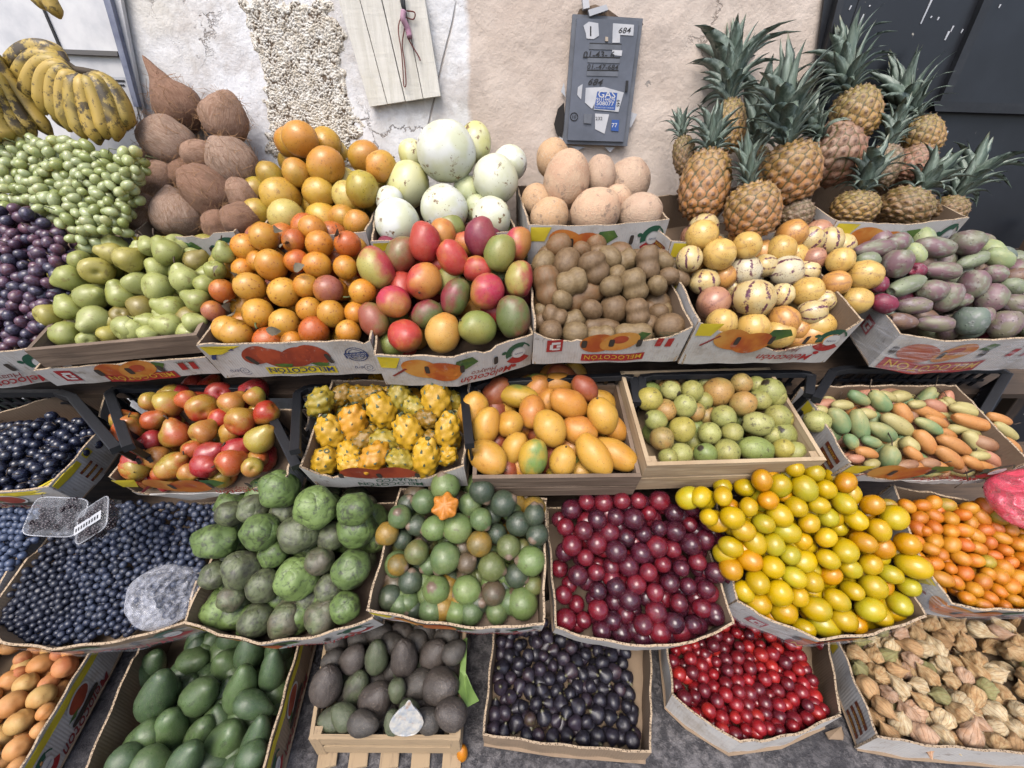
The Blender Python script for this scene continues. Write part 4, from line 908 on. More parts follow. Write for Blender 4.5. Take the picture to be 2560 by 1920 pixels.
ground_carton('fig', 'low kraft carton partly filled with dark figs', ((1042, 1588), (1408, 1628), (1408, 1300), (1072, 1300)), .085, mats=[M_kraftl, M_kraft, M_edge], mid=((1200, 1612),), jit=.003)
ground_carton('chplum', 'carton filled with small bright red plums', ((1452, 1500), (1818, 1545), (1778, 1300), (1428, 1300)), .10, mid=((1500, 1545), (1600, 1606), (1720, 1590)), jit=.003)
ground_carton('husk', 'carton filled with dry papery husk cherries', ((1895, 1592), (2330, 1640), (2215, 1300), (1775, 1300)), .105, pl_=print_form, mid=((2000, 1612),), jit=.004)
# slatted crate of dark avocados
P, n = floorbox('hass', '', '', ((672, 1590), (990, 1592), (1005, 1330), (712, 1330)), .095)
e = empty('wooden_crate', (P[0]+P[1])/2-n*.095); tag(e, 'pale slatted wooden crate on the ground holding the dark avocados', 'crate', 'wooden crates of the fruit stand'); BOX['hass'] = dict(e=e, n=n, P=P[:2], h=.095)
zd = Vector((0, 0, -1))
for a, c, lab in ((P[0], P[1], 0), (P[1], P[2], 1), (P[2], P[3], 0), (P[3], P[0], 1)):
    for k in (0, 1): bar('slat', a+zd*(.018+.045*k), c+zd*(.018+.045*k), .010, .034, M_woodp, e)
for p in P:
    c = p+(sum(P, Vector())/4-p)*.05; bar('corner_post', c+zd*.002, Vector((c.x, c.y, .012)), .026, .026, M_woodp, e, Vector((0, 1, 0)))
for k in range(5): a = P[0].lerp(P[1], .06+.22*k); c = P[3].lerp(P[2], .06+.22*k); fo = (a-c).normalized()*.03; bar('floor_slat', Vector((a.x, a.y, .010))+fo, Vector((c.x, c.y, .010)), .045, .008, M_woodp, e)

for k_ in ('tuna', 'kumq', 'yplum', 'blue'): wrap(k_)
wrap('tuna', 'left')
# ---------------------------------------------------------------- shelves and plastic crates
def plank(label, Y, px, tilt, D, th=.02, x0=-1.85, x1=1.85, mat=M_woodd):
    p = on_y(1280, px, Y); t = R(tilt); bk = Vector((0, math.cos(t), math.sin(t))); dn = Vector((0, math.sin(t), -math.cos(t)))
    e = Vector((0, p.y, p.z)); v = [e+Vector((x0, 0, 0)), e+Vector((x1, 0, 0)), e+Vector((x1, 0, 0))+bk*D, e+Vector((x0, 0, 0))+bk*D]
    me = mesh('shelf_plank', *prism(v, dn*th), False); ul = me.uv_layers.new(name='UVMap'); ul.data.foreach_set('uv', [c for l in me.loops for c in (me.vertices[l.vertex_index].co.x, me.vertices[l.vertex_index].co.y)])
    tag(link('shelf_plank', me, mat), label, 'plank', 'planks carrying the cartons')
plank('dark wooden plank carrying the second row of cartons', 1.02, 985, 20, .26); plank('dark wooden plank carrying the third row of cartons', .86, 1300, 20, .28); plank('dark wooden plank carrying the fourth row of cartons', .66, 1640, 20, .26); plank('wooden plank carrying the top row of cartons', 1.25, 715, 15, .26)
for sx, lb in ((-1.8, 'left'), (1.8, 'right')):
    e = empty('trestle', (sx, 1.1, 0)); tag(e, 'dark wooden trestle holding up the %s ends of the planks' % lb, 'trestle', 'trestles under the planks')
    for y, z in ((.74, .22), (1.0, .52), (1.22, .86), (1.44, 1.12)): bar('post', (sx, y, 0), (sx, y, z), .04, .04, M_woodd, e, Vector((0, 1, 0)))
    bar('brace', (sx+.041, .72, .12), (sx+.041, 1.46, .12), .03, .05, M_woodd, e)
def crate(label, tl, tr, br, bl, Yt, Yb, mat=M_crate, depth=.22):
    TL, TR = on_y(*tl, Yt), on_y(*tr, Yt); BR, BL = on_y(*br, Yb), on_y(*bl, Yb)
    e = empty('plastic_crate', (BL+BR)/2+Vector((0, 0, -depth*.4))); tag(e, label, 'crate', 'plastic crates under the shelves'); dn = Vector((0, .42, -.9)).normalized()
    xm = (BR-BL).normalized(); w_, h_ = .022, .016
    tl2, tr2 = TL+(BL-TL)*.10, TR+(BR-TR)*.10; tl1, tr1 = TL+(TR-TL)*.06, TR+(TL-TR)*.06
    for a, b in ((tl1, tr1), (tl1, tl2), (tr1, tr2), (tl2, BL), (tr2, BR)): bar('rim', a, b, w_, h_, mat, e)
    for S, T in ((tl2, BL), (tr2, BR)):
        for k in range(8): p = S.lerp(T, .05+.13*k); bar('slat', p+dn*.01, p+dn*depth, .006, .014, mat, e)
        for k in (1, 2, 3): bar('slat', S+dn*depth*k/3.2, T+dn*depth*k/3.2, .008, .012, mat, e)
    for k in range(13): p = tl1.lerp(tr1, .03+.078*k); bar('slat', p+dn*.008, p+dn*depth, .010, .006, mat, e)
    for k in (1, 2, 3, 4): bar('slat', tl1+dn*depth*k/4.4, tr1+dn*depth*k/4.4, .008, .008, mat, e)
crate('black plastic crate at left around the black grape carton', (-250, 985), (172, 983), (292, 1124), (-260, 1130), 1.0, .735)
crate('black plastic crate round the red pear carton', (270, 973), (645, 972), (742, 1168), (322, 1120), 1.0, .735)
crate('black plastic crate round the dragon fruit carton', (745, 972), (1158, 962), (1174, 1115), (738, 1130), 1.0, .735)
crate('black plastic crate behind the yellow mango crate', (1185, 960), (1582, 940), (1592, 1010), (1178, 1060), 1.0, .90)
crate('black plastic crate behind the guava crate', (1604, 940), (2028, 934), (2022, 990), (1606, 1000), 1.0, .92)
crate('black plastic crate with open lattice behind the curubas', (2085, 924), (2524, 924), (2455, 1040), (2040, 1000), 1.02, .90)
for i, (x0, x1, lb, mt) in enumerate(((-380, 120, 'apricot', M_crate), (120, 560, 'green avocado', M_crate), (640, 1060, 'dark avocado', M_crate), (1130, 1620, 'fig', M_crate), (1640, 2080, 'red plum', M_crate), (2090, 2560, 'husk cherry', M_crate))):
    crate('black plastic crate in the shade behind the %s box' % lb, (x0, 1555), (x1, 1555), (x1+20, 1680), (x0-20, 1680), .78, .66, mt, .20)
crate('dark green plastic crate in shade behind the black grapes', (-260, 985), (80, 985), (90, 1040), (-260, 1040), 1.12, 1.1, M_green, .16); crate('red plastic crate in shade behind the black grapes', (84, 985), (150, 985), (150, 1040), (90, 1040), 1.13, 1.1, M_redp, .16)
# ---------------------------------------------------------------- placing fruit
def heap(ya, Ya, yb, Yb):
    """heap surface running along x through two (pixel row, depth) points"""
    A, B = on_y(1280, ya, Ya), on_y(1280, yb, Yb); n = Vector((1, 0, 0)).cross(B-A).normalized()
    if n.z < 0: n = -n
    return A, n, (B-A).normalized()
def axis(a, t):
    a, t = R(a), R(t); return (RT*math.cos(a)+UP*math.sin(a))*math.cos(t)-FW*math.sin(t)
TINT = {}
def hexes(*c): return [lin(x) for x in c]
class It: pass
def parse(reg, s, ratio, sz=1.0):
    out = []
    for tok in s.split(';'):
        tok = tok.split()
        if not tok: continue
        num = [float(x) for x in tok if x.lstrip('-').replace('.', '').isdigit()]; let = [x for x in tok if not x.lstrip('-').replace('.', '').isdigit()]
        i = It(); k = REG[reg][2]; i.x, i.y = rg(reg, num[0], num[1]); i.r = num[2]/k*sz; i.L = num[3]/k*sz if len(num) > 3 and num[3] else i.r*ratio
        i.a = num[4] if len(num) > 4 else None; i.t = num[5] if len(num) > 5 else None; i.k = let[0] if let else None; i.kd = let[1] if len(let) > 1 else None; out.append(i)
    return out
def metric(i, H):
    p = on_plane(i.x, i.y, H[0], H[1]); z = (p-CP).dot(FW); ca = z/(p-CP).length; k = z/F*2/(1+1/ca)
    i.p = p; i.rm = i.r*k; i.Lm = i.L*k; return i
def relax(items, fixed=0, it=50):
    """push the deeper of two overlapping fruit back along its own line of sight, keeping the size it shows"""
    S = []; own = []
    for j, i in enumerate(items):
        e = max(0, i.Lm-i.rm)*.8
        for o in ((-e, e) if e > .15*i.rm else (0,)): S.append(i.d*o); own.append(j)
    S = np.array([tuple(v) for v in S]); own = np.array(own); rr_ = np.array([i.rm*.85 for i in items])[own]; n = len(items)
    P = np.array([tuple(i.p) for i in items]); cp = np.array(CP); V = P-cp; d0 = np.linalg.norm(V, axis=1); V /= d0[:, None]; P0 = P.copy(); rmax = np.array([i.rm for i in items]); same = own[:, None] == own[None]
    for _ in range(it):
        C = P[own]+S; D = np.linalg.norm(C[:, None]-C[None], axis=2); O = rr_[:, None]+rr_[None]-D; O[same] = 0; O[O < .0004] = 0
        if O.max() <= 0: break
        dist = np.linalg.norm(P-cp, axis=1); a, b = np.nonzero(np.triu(O)); o = O[a, b]; i_, j_ = own[a], own[b]; sw = dist[i_] > dist[j_]; f = np.where(sw, i_, j_); nn = np.where(sw, j_, i_)
        back = np.zeros(n); np.maximum.at(back, f, o*.4); fwd = np.zeros(n); np.maximum.at(fwd, nn, o*.15)
        P += V*(back-fwd*(back == 0))[:, None]; dd_ = ((P-P0)*V).sum(1); dd_ = np.clip(dd_, -.6*rmax, 1.7*rmax); P = P0+V*dd_[:, None]
    d1 = np.linalg.norm(P-cp, axis=1)
    for i, p, k in zip(items, P, d1/d0): i.p = Vector(p); i.rm *= k; i.Lm *= k
def confine(items, key):
    """keep fruit that sits below the rim of its box inside the walls and above the floor"""
    b = BOX.get(key)
    if not b: return
    P = b['P']; n = b['n']; ch = (P[-1]-P[0]).normalized(); bk = n.cross(ch).normalized(); W = (P[-1]-P[0]).dot(ch); U = [(p-P[0]).dot(ch) for p in P]; V_ = [(p-P[0]).dot(bk) for p in P]
    for i in items:
        q = i.p-P[0]; u, v, h = q.dot(ch), q.dot(bk), q.dot(n); e = abs(i.d.dot(bk)); re = i.rm*(1-e)+i.Lm*e if i.Lm > i.rm else i.rm; re *= .95
        if h < re*.6 and -.02 < u < W+.02:
            vf = float(np.interp(u, U, V_)); k = 1 if h < 0 else 1-h/(re*.6); m = vf+.008+re-v
            if m > 0: i.p = i.p+bk*m*k
        if h < 0:
            lo, hi = re*.9+.006, W-re*.9-.006
            fr = .3 if not getattr(i, 'top', True) else .05
            if u < lo and u > -fr: i.p = i.p+ch*(lo-u)
            elif u > hi and u < W+fr: i.p = i.p-ch*(u-hi)
        if h < -b['h']+i.rm+.004: i.p = i.p+n*(-b['h']+i.rm+.004-h)
def visible(items, front=None, res=.5, need=6):
    """drop buried fruit: small z-buffer of discs seen from the camera"""
    q = []
    for i in items:
        x, y, z = proj(i.p); q.append((x*res, y*res, z, i.rm*F/z*res*1.02))
    x0 = min(a[0]-a[3] for a in q); y0 = min(a[1]-a[3] for a in q); W = int(max(a[0]+a[3] for a in q)-x0)+3; H_ = int(max(a[1]+a[3] for a in q)-y0)+3
    zb = np.full((H_, W), 9.); ib = np.full((H_, W), -1)
    for k, (x, y, z, r) in enumerate(q):
        xa, xb, ya, yb = int(x-r-x0), int(x+r-x0)+2, int(y-r-y0), int(y+r-y0)+2; yy, xx = np.mgrid[max(ya, 0):yb, max(xa, 0):xb]
        d2 = ((xx+x0-x)**2+(yy+y0-y)**2)/(r*r); zz = z-items[k].rm*np.sqrt(np.clip(1-d2, 0, 1)); s_ = (slice(max(ya, 0), yb), slice(max(xa, 0), xb)); sub = zb[s_]; zz = zz[:sub.shape[0], :sub.shape[1]]; d2 = d2[:sub.shape[0], :sub.shape[1]]
        m = (d2 < 1) & (zz < sub); sub[m] = zz[m]; ib[s_][m] = k
    cnt = np.bincount(ib[ib >= 0], minlength=len(items)); return [i for i, c in zip(items, cnt) if c >= need]
def vivid(c, k=1.08):
    m = .3*c[0]+.55*c[1]+.15*c[2]; return tuple(max(0, m+(x-m)*k) for x in c)
def put(kd, i, c1, c2, label, cat, group, name=None, parent=None, stripe=None):
    c1, c2 = vivid(c1), vivid(c2)
    K_ = KIND[kd]; k = random.randrange(len(K_['ms'])); o = bpy.data.objects.new(name or kd, K_['ms'][k]); col.objects.link(o)
    q = i.d.to_track_quat('Z', 'X').to_matrix() @ Matrix.Rotation(random.uniform(0, 6.28), 3, 'Z'); M = (q @ Matrix.Diagonal((i.rm, i.rm, i.Lm))).to_4x4(); M.translation = i.p
    if parent is not None: o.parent = parent; M.translation = i.p-parent.location
    o.matrix_basis = M; o.color = (*c1, 1); o['tint2'] = [float(x) for x in c2]
    if stripe is not None: o['stripe'] = float(stripe)
    if label: tag(o, label, cat, group)
    if K_['stem'] and random.random() < K_['ps']: s = link('stem', K_['stem'], None, o)
    o['_'] = k; del o['_']; return o, k
ORD = ['', 'first', 'second', 'third', 'fourth', 'fifth', 'sixth', 'seventh', 'eighth', 'ninth', 'tenth', 'eleventh', 'twelfth', 'thirteenth', 'fourteenth', 'fifteenth', 'sixteenth', 'seventeenth', 'eighteenth']
def name_bands(items, what, pile):
    ys = sorted(i.y for i in items); n = len(items); nb = max(1, min(5, round(n/7))); names = {1: ['pile'], 2: ['upper part', 'lower part'], 3: ['top', 'middle', 'bottom'], 4: ['top', 'upper middle', 'lower middle', 'bottom'], 5: ['top', 'upper middle', 'middle', 'lower middle', 'bottom']}[nb]
    items = sorted(items, key=lambda i: i.y); step = math.ceil(n/nb)
    for b in range(nb):
        row = sorted(items[b*step:(b+1)*step], key=lambda i: i.x)
        for r, i in enumerate(row): i.label = '%s %s, %s from left, %s of %s' % (i.adj, what, ORD[min(r+1, 18)], names[b] if names[b] != 'pile' else 'in the row', pile)
def hull(pts):
    pts = sorted(set(pts)); lo, up = [], []
    def cr(o, a, b): return (a[0]-o[0])*(b[1]-o[1])-(a[1]-o[1])*(b[0]-o[0])
    for p in pts:
        while len(lo) > 1 and cr(lo[-2], lo[-1], p) <= 0: lo.pop()
        lo.append(p)
    for p in pts[::-1]:
        while len(up) > 1 and cr(up[-2], up[-1], p) <= 0: up.pop()
        up.append(p)
    return lo[:-1]+up[:-1]
def inpoly(x, y, P):
    c = False; n = len(P)
    for i in range(n):
        (a, b), (d, e) = P[i], P[(i+1) % n]
        if (b > y) != (e > y) and x < (d-a)*(y-b)/(e-b)+a: c = not c
    return c
PLACED = {}
def pile(kd, lists, H, tints, what, cat, pile_, group, sz=1.0, fill=.8, spread=55, filltint=None, stripes=None, deep=1.9, box=None, clampr=.80, lsq=1.0):
    """lists: [(region, text)], tints: {key: (adjective, colour, second colour)}"""
    its = []
    for reg, s in lists: its += parse(reg, s, KIND[kd]['ratio'], sz)
    keys = list(tints); med = sorted(i.r for i in its)[int(len(its)*.6)]
    for i in its:
        i.push = 0
        if i.r < med*clampr and not i.kd: f = med*clampr/i.r; i.r *= f; i.L *= f; i.push = (f-1)*.9+.25
        if i.k not in tints: i.k = random.choice(keys)
        metric(i, H); i.Lm *= lsq; i.d = axis(i.a if i.a is not None else random.uniform(0, 360), i.t if i.t is not None else random.uniform(-spread, spread)); i.top = True; k_ = i.push*i.rm; s_ = 1+k_/(i.p-CP).length; i.p = CP+(i.p-CP)*s_; i.rm *= s_; i.Lm *= s_
    relax(its); confine(its, box)
    rm = sum(i.rm for i in its)/len(its); rpx = sum(i.r for i in its)/len(its); hp = hull([(i.x+a*rpx*.55, i.y+b_*rpx*.55) for i in its for a, b_ in ((1, 0), (-1, 0), (0, 1), (0, -1))]); xs = [p[0] for p in hp]; ys = [p[1] for p in hp]; fl = []
    for lay in (1, 2) if fill > 0 else ():
        pts = []
        for _t in range(900):
            x, y = random.uniform(min(xs), max(xs)), random.uniform(min(ys), max(ys))
            if not inpoly(x, y, hp) or any((x-a)**2+(y-b_)**2 < (1.55*rpx)**2 for a, b_ in pts): continue
            pts.append((x, y)); i = It(); i.x, i.y, i.r, i.L, i.a, i.t, i.kd = x, y, rpx, rpx*KIND[kd]['ratio'], None, None, None; i.k = random.choice(filltint or keys); metric(i, H)
            i.p = i.p+(i.p-CP).normalized()*rm*deep*(.3+lay); i.d = axis(random.uniform(0, 360), random.uniform(-spread, spread)); i.top = False; i.rm *= 1.08; i.Lm *= 1.08; fl.append(i)
    confine(fl, box)
    al = its+fl
    zmin = .03; vs_ = set(map(id, visible(al))); vis = [i for i in al if i.top or (id(i) in vs_ and i.p.z > zmin)]
    for i in vis: i.adj = tints[i.k][0]
    name_bands([i for i in vis if i.top], what, pile_)
    for i in vis:
        if not i.top:
            sx = ('left', 'centre-left', 'centre', 'centre-right', 'right')[max(0, min(4, int((i.x-min(xs))/(max(xs)-min(xs))*5)))]; sy = ('back', 'upper', 'lower', 'front')[max(0, min(3, int((i.y-min(ys))/(max(ys)-min(ys))*4)))]
            i.label = '%s %s mostly buried at the %s %s of %s' % (i.adj, what, sy, sx, pile_)
        _, c1, c2 = tints[i.k]; f = random.uniform(.9, 1.06); c1 = tuple(min(1, c*f) for c in lin(c1)); c2 = tuple(min(1, c*f) for c in lin(c2))
        o, k = put(i.kd or kd, i, c1, c2, i.label, cat, group, name=cat.replace(' ', '_'), stripe=None if stripes is None else stripes.get(i.k, .5)); i.o = o; i.vk = k
    PLACED[kd+pile_] = vis; return vis

# -- heaps of each row: (pixel row, depth) near the front lip and at the top
H5 = heap(555, 1.235, 380, 1.37); H4 = heap(850, .945, 590, 1.105); H3 = heap(1150, .785, 965, .955); H2 = heap(1570, .545, 1235, .735); H2f = heap(1600, .535, 1265, .76)
# coconuts
CO = {'c': ('brown fibrous', '#f5ece6', '#ffffff'), 'd': ('dark brown fibrous', '#dccbc0', '#ffffff'), 'l': ('light brown fibrous', '#ffffff', '#ffffff')}
cc = pile('coconut', [(1, '1150 690 165 165 122 10 d coconut_drop; 1450 770 150 150 72 10 c coconut_tip; 1085 915 172 165 150 20 l; 1500 1050 158 150 120 30 l; 1020 1165 132 135 40 20 c; 1335 1230 158 170 140 10 d; 1150 1385 165 150 100 15 l coconut_tip; 930 1385 125 125 60 10 c; 1295 1000 105 110 c; 935 1075 108 110 c; 835 1190 100 100 c; 1555 1410 110 120 d; 1410 1450 105 105 d; 1560 1255 90 95 c; 1200 1120 90 90 d')],
    H5, CO, 'coconut', 'coconut', 'the coconut box', 'coconuts', fill=0, sz=1.08, clampr=.7, box='coco')
for i in cc: link('fibres', FIB[i.vk % 3], None, i.o)['kind'] = 'stuff'
PA = {'y': ('yellow', '#eabf5a', '#e0a84a'), 'o': ('orange', '#e3a04e', '#dcae4e'), 'g': ('greenish yellow', '#cdb854', '#c09a44'), 'p': ('pale yellow', '#e6d27e', '#e0b85a')}
pile('passionfruit', [(1, '1930 895 120 o; 2095 1070 125 o; 1905 1110 95 o; 1740 1130 90 g; 1805 1260 125 y; 2050 1240 105 y; 1660 1360 80 g; 1840 1400 120 p; 2085 1410 110 y; 1650 1220 65 g'), (2, '265 1070 100 o; 145 1220 112 g; 55 1270 105 p; 110 1440 75 o; 20 1400 70 o')], H5, PA, 'passion fruit', 'passion fruit', 'the passion fruit heap', 'yellow passion fruit', fill=.7, box='pass')
ME = {'w': ('white', '#fafdf6', '#ecefce'), 'y': ('yellowish', '#f0eec0', '#e6e29c'), 'c': ('cream', '#f6f8e2', '#eaecc8'), 'g': ('pale green', '#e4eac6', '#d4daa8')}
pile('honeydew', [(2, '685 980 195 200 88 20 w; 870 915 105 135 90 0 y; 1095 1050 110 112 70 0 w; 1000 1155 150 155 40 20 c; 435 1190 150 145 160 30 y; 670 1345 150 155 85 10 w; 370 1430 145 150 0 20 w; 975 1400 128 130 0 20 c; 460 990 80 80 y; 820 1230 95 95 g; 320 1290 90 95 w; 890 1345 70 70 g')], H5, ME, 'honeydew melon', 'melon', 'the honeydew heap', 'honeydew melons', fill=0, lsq=.88, sz=1.06, clampr=.62, box='melon')
CA = {'t': ('tan', '#e6c4a4', '#d8ae90'), 'o': ('orange-tan', '#e8c096', '#dcb084'), 'g': ('grey-tan', '#dcbfa6', '#cbaa92')}
can = pile('cantaloupe', [(2, '1370 1020 112 125 90 0 o; 1455 1160 152 180 80 10 t; 1675 1125 98 125 90 0 g; 1850 1175 142 150 60 20 g; 1265 1290 78 o; 1345 1395 118 125 30 20 o; 1640 1365 150 160 20 20 t; 1945 1375 132 140 0 20 g; 1500 1370 62 t; 1780 1300 60 t')], H5, CA, 'cantaloupe', 'melon', 'the cantaloupe box', 'cantaloupes', fill=0, lsq=.93, sz=1.04, clampr=.75, box='cant')
# pears
PE = {'g': ('green', '#a8ae62', '#b9b455'), 'y': ('yellow-green', '#b8ae5c', '#b9b455'), 'r': ('russet', '#988a4a', '#8a7a3a'), 'l': ('light green', '#b8be76', '#b9b455')}
pile('pear', [(4, '510 235 82 85 180 0 g; 625 300 112 112 150 -40 y; 830 230 103 105 60 -30 y; 1075 180 103 105 120 20 g; 960 145 68 70 120 0 l; 720 190 88 y; 385 325 70 y; 450 350 108 108 200 10 g; 590 470 108 108 15 20 g; 780 460 105 105 100 30 g; 1190 355 100 100 112 20 l; 1020 290 93 95 20 -40 l; 880 380 93 l; 1020 405 112 105 20 -60 l; 445 540 98 100 110 20 g; 320 585 98 98 40 -50 y; 615 620 116 116 250 45 l; 415 710 110 112 175 10 g; 255 720 84 85 160 -30 y; 830 670 106 106 60 -50 l; 920 540 103 103 40 -40 r; 1100 545 106 106 160 30 g; 1080 650 94 94 170 40 l; 1265 490 88 88 150 20 g; 1250 630 72 l; 1260 240 86 r; 1440 190 78 78 80 30 g; 1385 300 72 g; 1320 390 60 g; 700 710 74 y; 570 750 60 l; 960 710 58 l; 960 630 55 g; 780 590 58 r; 900 180 60 l; 1330 330 55 g; 1210 700 50 l; 1430 420 45 g')], H4, PE, 'pear', 'pear', 'the green pear crate', 'green pears', sz=.97, box='pear')
# granadillas
GR = {'o': ('orange', '#e2953c', '#e6ac4c'), 'y': ('yellow-orange', '#e6ae50', '#e2a244'), 'r': ('red-orange', '#cf6a32', '#d98a3a'), 'p': ('brown-purple', '#b0695a', '#c9813f')}
gra = pile('granadilla', [(4, '1700 85 100 o; 1580 150 95 o; 1890 110 80 r; 2010 30 90 o; 2055 130 92 o; 1745 265 105 o; 1660 240 70 o; 1565 290 75 o; 1910 240 80 r; 2040 265 92 o; 1610 405 102 y; 1825 440 103 y; 1430 430 82 r; 1970 400 85 o; 2110 420 95 95 195 20 p; 1660 575 103 y; 1370 560 62 p; 1370 680 98 y; 1525 705 105 y; 1830 640 100 y; 1730 750 98 r; 1990 550 85 o; 2130 575 90 y; 2020 690 97 r; 1880 760 70 o'), (5, '50 130 88 r; 35 280 80 o; 145 435 85 o; 100 570 65 o; 55 695 80 o; -10 430 40 o')], H4, GR, 'granadilla', 'granadilla', 'the granadilla carton', 'orange granadillas', box='gran')
# red mangoes
RM = {'r': ('bright red', '#c23a42', '#c9503f'), 'k': ('pink-red', '#c93a55', '#c98a4a'), 'o': ('orange-red', '#dd9a52', '#c94a42'), 'g': ('green', '#8f9a55', '#a8a25a'), 'd': ('dark red-green', '#9a3a45', '#6f7a45'), 'y': ('yellow-red', '#c0b565', '#bb4048'), 'b': ('brownish green', '#8a8048', '#a85a45'), 'p': ('purple-red', '#8a3048', '#a04a50'), 's': ('yellow-orange', '#dfb060', '#d99a50')}
pile('red_mango', [(5, '545 120 108 130 80 10 r; 660 60 62 70 90 0 o; 900 85 112 125 100 20 p; 1025 190 110 122 80 10 g; 1140 130 95 110 80 0 k; 395 195 110 125 60 0 b; 725 220 98 118 120 20 o; 230 285 122 140 130 10 y; 545 365 118 122 -100 40 o; 880 290 82 90 0 0 o; 1150 355 98 120 90 0 y; 950 430 115 118 -110 45 k; 740 470 98 122 75 10 d; 345 500 112 116 -20 50 k; 400 400 62 r; 560 580 98 105 40 0 d; 220 620 100 118 110 0 b; 420 720 110 118 -40 30 o; 660 705 120 128 90 20 s; 885 665 117 122 160 30 g; 1115 600 115 138 95 10 d; 820 130 68 o; 620 260 52 r; 330 770 50 g; 690 370 50 g; 1000 560 60 r')], H4, RM, 'mango', 'mango', 'the red mango carton', 'red mangoes', spread=30, box='rmango')
# kiwis
KI = {'a': ('brown', '#8c7254', '#6f5538'), 'b': ('olive brown', '#957f5c', '#7a6342'), 'c': ('rusty brown', '#855f3a', '#8c7254')}
T_ = 'kiwi_twin'
pile('kiwi', [(5, '1405 140 72 85 30 20 c; 1310 250 68 b; 1460 250 85 a; 1335 400 88 125 105 10 c '+T_+'; 1490 375 82 95 20 10 b '+T_+'; 1630 280 88 98 120 20 a '+T_+'; 1560 470 78 140 30 10 c '+T_+'; 1730 215 70 b; 1830 240 72 82 20 0 b '+T_+'; 1980 250 72 105 95 10 a '+T_+'; 1890 395 84 102 110 20 b '+T_+'; 2110 335 55 a; 2040 395 60 b; 1760 545 88 90 80 60 a; 1745 400 65 b; 1910 570 74 90 100 10 a '+T_+'; 1380 590 62 75 160 10 a '+T_+'; 1500 620 62 75 20 0 b '+T_+'; 1355 690 70 72 10 10 a; 1515 710 75 80 0 20 b; 1680 665 62 110 178 10 a '+T_+'; 1880 710 68 115 5 10 b '+T_+'; 1680 745 65 90 0 20 b '+T_+'; 2110 520 95 95 60 40 a; 2140 660 85 95 20 10 a; 2040 570 58 a; 1430 490 60 b; 1620 550 60 a; 1300 570 50 b; 1555 170 46 c; 1660 190 50 a; 2080 240 50 b; 1990 640 55 a; 2010 715 45 b; 1980 540 42 c; 2186 350 48 a; 2200 560 50 b; 2190 640 50 a; 1780 320 55 b; 1290 640 40 a; 1600 400 40 a')], H4, KI, 'kiwi', 'kiwi', 'the kiwi carton', 'kiwis', sz=1.08, box='kiwi')
# pepinos
PP = {'y': ('cream-yellow', '#e6c277', '#e0b262'), 's': ('purple-striped cream', '#e8d3a0', '#e2c07a'), 'w': ('purple-striped white', '#e9e0c4', '#e4d3aa'), 'o': ('orange-cream', '#dca562', '#d69a5c'), 'p': ('pinkish brown', '#bf8a72', '#d0a080')}
pile('pepino', [(6, '140 75 105 y; 60 225 85 s; 250 195 108 y; 430 140 95 y; 420 300 105 100 95 20 w; 645 170 100 y; 720 65 100 o; 835 105 92 s; 960 110 90 105 90 10 s; 155 370 100 85 100 20 s; 685 305 108 112 10 30 w; 860 225 80 p; 875 305 74 s; 1030 235 90 y; 1185 330 112 118 -10 10 y; 215 505 105 p; 470 475 142 128 88 15 s; 655 455 75 s; 820 435 103 y; 955 495 70 s; 1005 380 90 o; 1130 495 100 105 -10 20 y; 265 640 100 y; 470 680 108 y; 665 620 102 o; 850 570 92 98 10 10 s; 1060 655 100 110 20 20 y; 885 720 122 132 10 20 o; 665 765 108 115 0 20 y; 280 340 55 o; 540 270 60 s; 740 200 50 y; 330 420 50 s; 980 560 52 y; 590 580 42 s; 755 680 52 o')], H4, PP, 'pepino', 'pepino', 'the pepino carton', 'pepinos', stripes={'y': .25, 's': 1, 'w': 1, 'o': .35, 'p': .3}, box='pepino')
# prickly pears
TU = {'p': ('purple', '#86666c', '#84866c'), 'g': ('green', '#8d9678', '#848a70'), 'o': ('olive-purple', '#858068', '#7d6068'), 'r': ('crimson', '#8f3048', '#7a3a4c'), 'l': ('pale green', '#aeb684', '#9aa878'), 't': ('grey-green', '#7d8a7a', '#6f7a70'), 'b': ('brown', '#8a6d58', '#7a5f58')}
pile('prickly_pear', [(6, '1250 160 68 140 5 10 p; 1395 120 72 85 20 0 p; 1510 190 66 85 -60 0 l; 1635 150 80 138 -15 10 p; 1840 120 100 110 -30 30 p; 1390 255 103 108 90 20 p; 1205 235 65 80 0 0 g; 1460 395 68 155 200 5 g; 1685 300 72 125 -10 10 p; 1880 235 60 122 20 0 g; 2050 220 76 110 -35 0 l; 1885 390 95 115 90 10 p; 1715 470 98 118 80 15 p; 2020 320 72 80 -20 10 p; 1500 525 66 110 -5 20 o; 1640 640 66 118 -8 20 o; 1430 625 55 98 170 0 b; 1870 625 108 116 88 10 t; 2000 480 98 115 70 0 p; 2085 650 105 118 80 10 o; 2140 400 70 90 -20 0 g; 2165 340 75 95 0 0 b; 1310 510 72 85 -20 0 r; 1280 390 60 60 r; 1620 430 88 100 0 0 p; 1520 300 50 r; 2165 520 88 o; 2240 640 85 g; 2230 450 70 o; 2240 330 70 b; 1800 490 50 p; 1960 590 50 o; 2300 560 85 p; 2310 680 80 o')], H4, TU, 'prickly pear', 'prickly pear', 'the prickly pear carton', 'prickly pears', spread=30, box='tuna')
